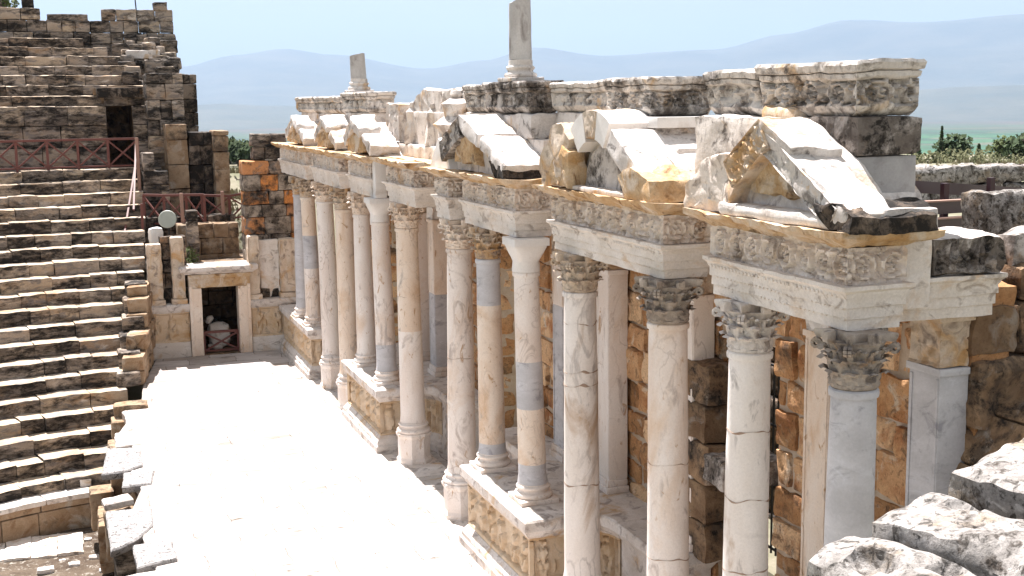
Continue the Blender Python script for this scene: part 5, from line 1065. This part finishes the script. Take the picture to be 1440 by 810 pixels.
def tree(name, label, x, y, h, w_, kind, seed, group, n=700, mat='leaf_dark', cat='tree'):
    z = ground_z(x, y) - .1; t = thing(name, label, cat, (x, y, z), group)
    mb = MB(); th = h*(.3 if kind != 'cone' else .12); lathe(mb, [(w_*.07, 0), (w_*.05, th), (w_*.03, h*.7)], 8, amp=.02, seed=seed)
    for k in range(4):
        a = k*1.6 + seed; bar(mb, (0, 0, th + h*.08*k), (w_*.32*math.cos(a), w_*.32*math.sin(a), th + h*.08*k + h*.2), w_*.03)
    mb.v = [(p[0] + x, p[1] + y, p[2] + z) for p in mb.v]; mb.build('trunk', MT['trunk_dark'], t)
    mb = MB()
    if kind == 'cone': crown_mb(mb, (x, y, z + h*.55), w_*.5, h*.48, n, w_*.09, seed, True)
    else:
        for k in range(5):
            a = k*1.3 + seed; q = .26*w_*(k > 0); crown_mb(mb, (x + q*math.cos(a), y + q*math.sin(a), z + h*(.58 + .1*math.sin(k*2.2 + seed))), w_*.33, h*.30, n//5, w_*.07, seed + k)
    mb.build('crown', MT[mat], t, smooth=False); return t
def atd(px, D):
    d = Vector((0, 0, 0)) + f + rt*((px - 720)/1750); d.z = 0; d.normalize(); return d.x*D, d.y*D
for (px, D, h, w_, kd, lab, m_) in ((1333, 140, 3.9, 3.6, 'round', 'broad dark tree standing behind the low rubble wall', 'leaf_dark'), (1316, 138, 4.3, 1.3, 'cone', 'slim pointed dark tree touching the broad one', 'leaf_dark'), (1279, 120, 3.6, 1.8, 'cone', 'dark tree half hidden by the nearest stack of blocks', 'leaf_dark'), (1368, 150, 2.7, 1.6, 'cone', 'small lone dark tree in the middle of the terrace edge', 'leaf_dark'), (1398, 132, 3.2, 2.4, 'round', 'grey green tree with an uneven crown right of the small lone tree', 'leaf'), (1434, 112, 3.2, 3.4, 'round', 'bushy dark tree at the right edge above the rubble wall', 'leaf_dark')):
    x, y = atd(px, D); tree('terrace_tree', lab, x, y, h, w_, kd, px*.1, 'trees on the terrace edge', 900, m_)
rg = random.Random(3)
for k in range(15):
    D = rg.uniform(75, 125); px = 1278 + k*11 + rg.uniform(-4, 4); x, y = atd(px, D); s_ = rg.uniform(.5, 1.1)
    z = ground_z(x, y); mb = MB(); crown_mb(mb, (x, y, z + s_*.45), s_*1.1, s_*.65, 260, .09, k*3.1); tag(mb.build('shrub', MT['scrub'], smooth=False, loc=Vector((x, y, z))), 'low yellow green shrub along the terrace edge behind the rubble wall', 'shrub', 'low shrubs on the terrace edge')
for k in range(70):
    D = rg.uniform(165, 330); px = 270 + rg.uniform(0, 120); x, y = atd(px, D); s_ = rg.uniform(.8, 1.25); hh = max(3., 8.3 - .024*D - ground_z(x, y) - rg.uniform(0, 2.5))
    tree('pine_tree', 'dark green pine in the wood seen through the gap left of the columns', x, y, hh, 4.2*s_, 'round', k*2.3, 'pines in the gap behind the seats', 420, 'leaf_dark' if rg.random() < .7 else 'leaf', 'pine tree')
mb = MB(); crown_mb(mb, (3.95, 43.1, 3.2), .35, .35, 240, .05, 4.); tag(mb.build('weed_tuft', MT['leaf'], smooth=False, loc=Vector((3.95, 43.1, 2.95))), 'green weeds growing on the cornice of the small doorway', 'plant')
mb = MB(); crown_mb(mb, (-1.55, 56.6, 12.55), .4, .22, 160, .06, 7.); tag(mb.build('weed_tuft', MT['leaf'], smooth=False, loc=Vector((-1.55, 56.6, 12.3))), 'dark weeds on the parapet at the upper left corner', 'plant')
mb = MB(); rg = random.Random(11)
for i in range(2600):
    if i < 1100: x = rg.uniform(17, 60); y = rg.uniform(27, 60)
    else: x = rg.uniform(4.2, 9.5); y = rg.uniform(46.6, 62)
    z = ground_z(x, y); h = rg.uniform(.1, .35); a = rg.uniform(0, 3.14); w_ = rg.uniform(.06, .16); b0 = len(mb.v)
    mb.v += [(x - w_*math.cos(a), y - w_*math.sin(a), z), (x + w_*math.cos(a), y + w_*math.sin(a), z), (x + rg.uniform(-.1, .1), y + rg.uniform(-.1, .1), z + h)]
    mb.face((b0, b0+1, b0+2), rg.random())
tag(mb.build('dry_grass', MT['grass'], smooth=False), kind='stuff')
# ------------------------------------------------------------------ haze
mb = MB(); block(mb, (-36000, -9500, -175), (36000, 41000, 2600), 1e6, 0., 0.)
hz = mb.build('haze', bpy.data.materials.new('haze_air'), smooth=False); hz['kind'] = 'stuff'
hm = hz.data.materials[0]; hm.use_nodes = True; nt = hm.node_tree; nt.nodes.clear()
ou = nt.nodes.new('ShaderNodeOutputMaterial'); pv = nt.nodes.new('ShaderNodeVolumePrincipled'); pv.inputs['Color'].default_value = (.375, .505, .69, 1); pv.inputs['Density'].default_value = 5.6e-5; pv.inputs['Anisotropy'].default_value = .2
nt.links.new(pv.outputs[0], ou.inputs['Volume'])
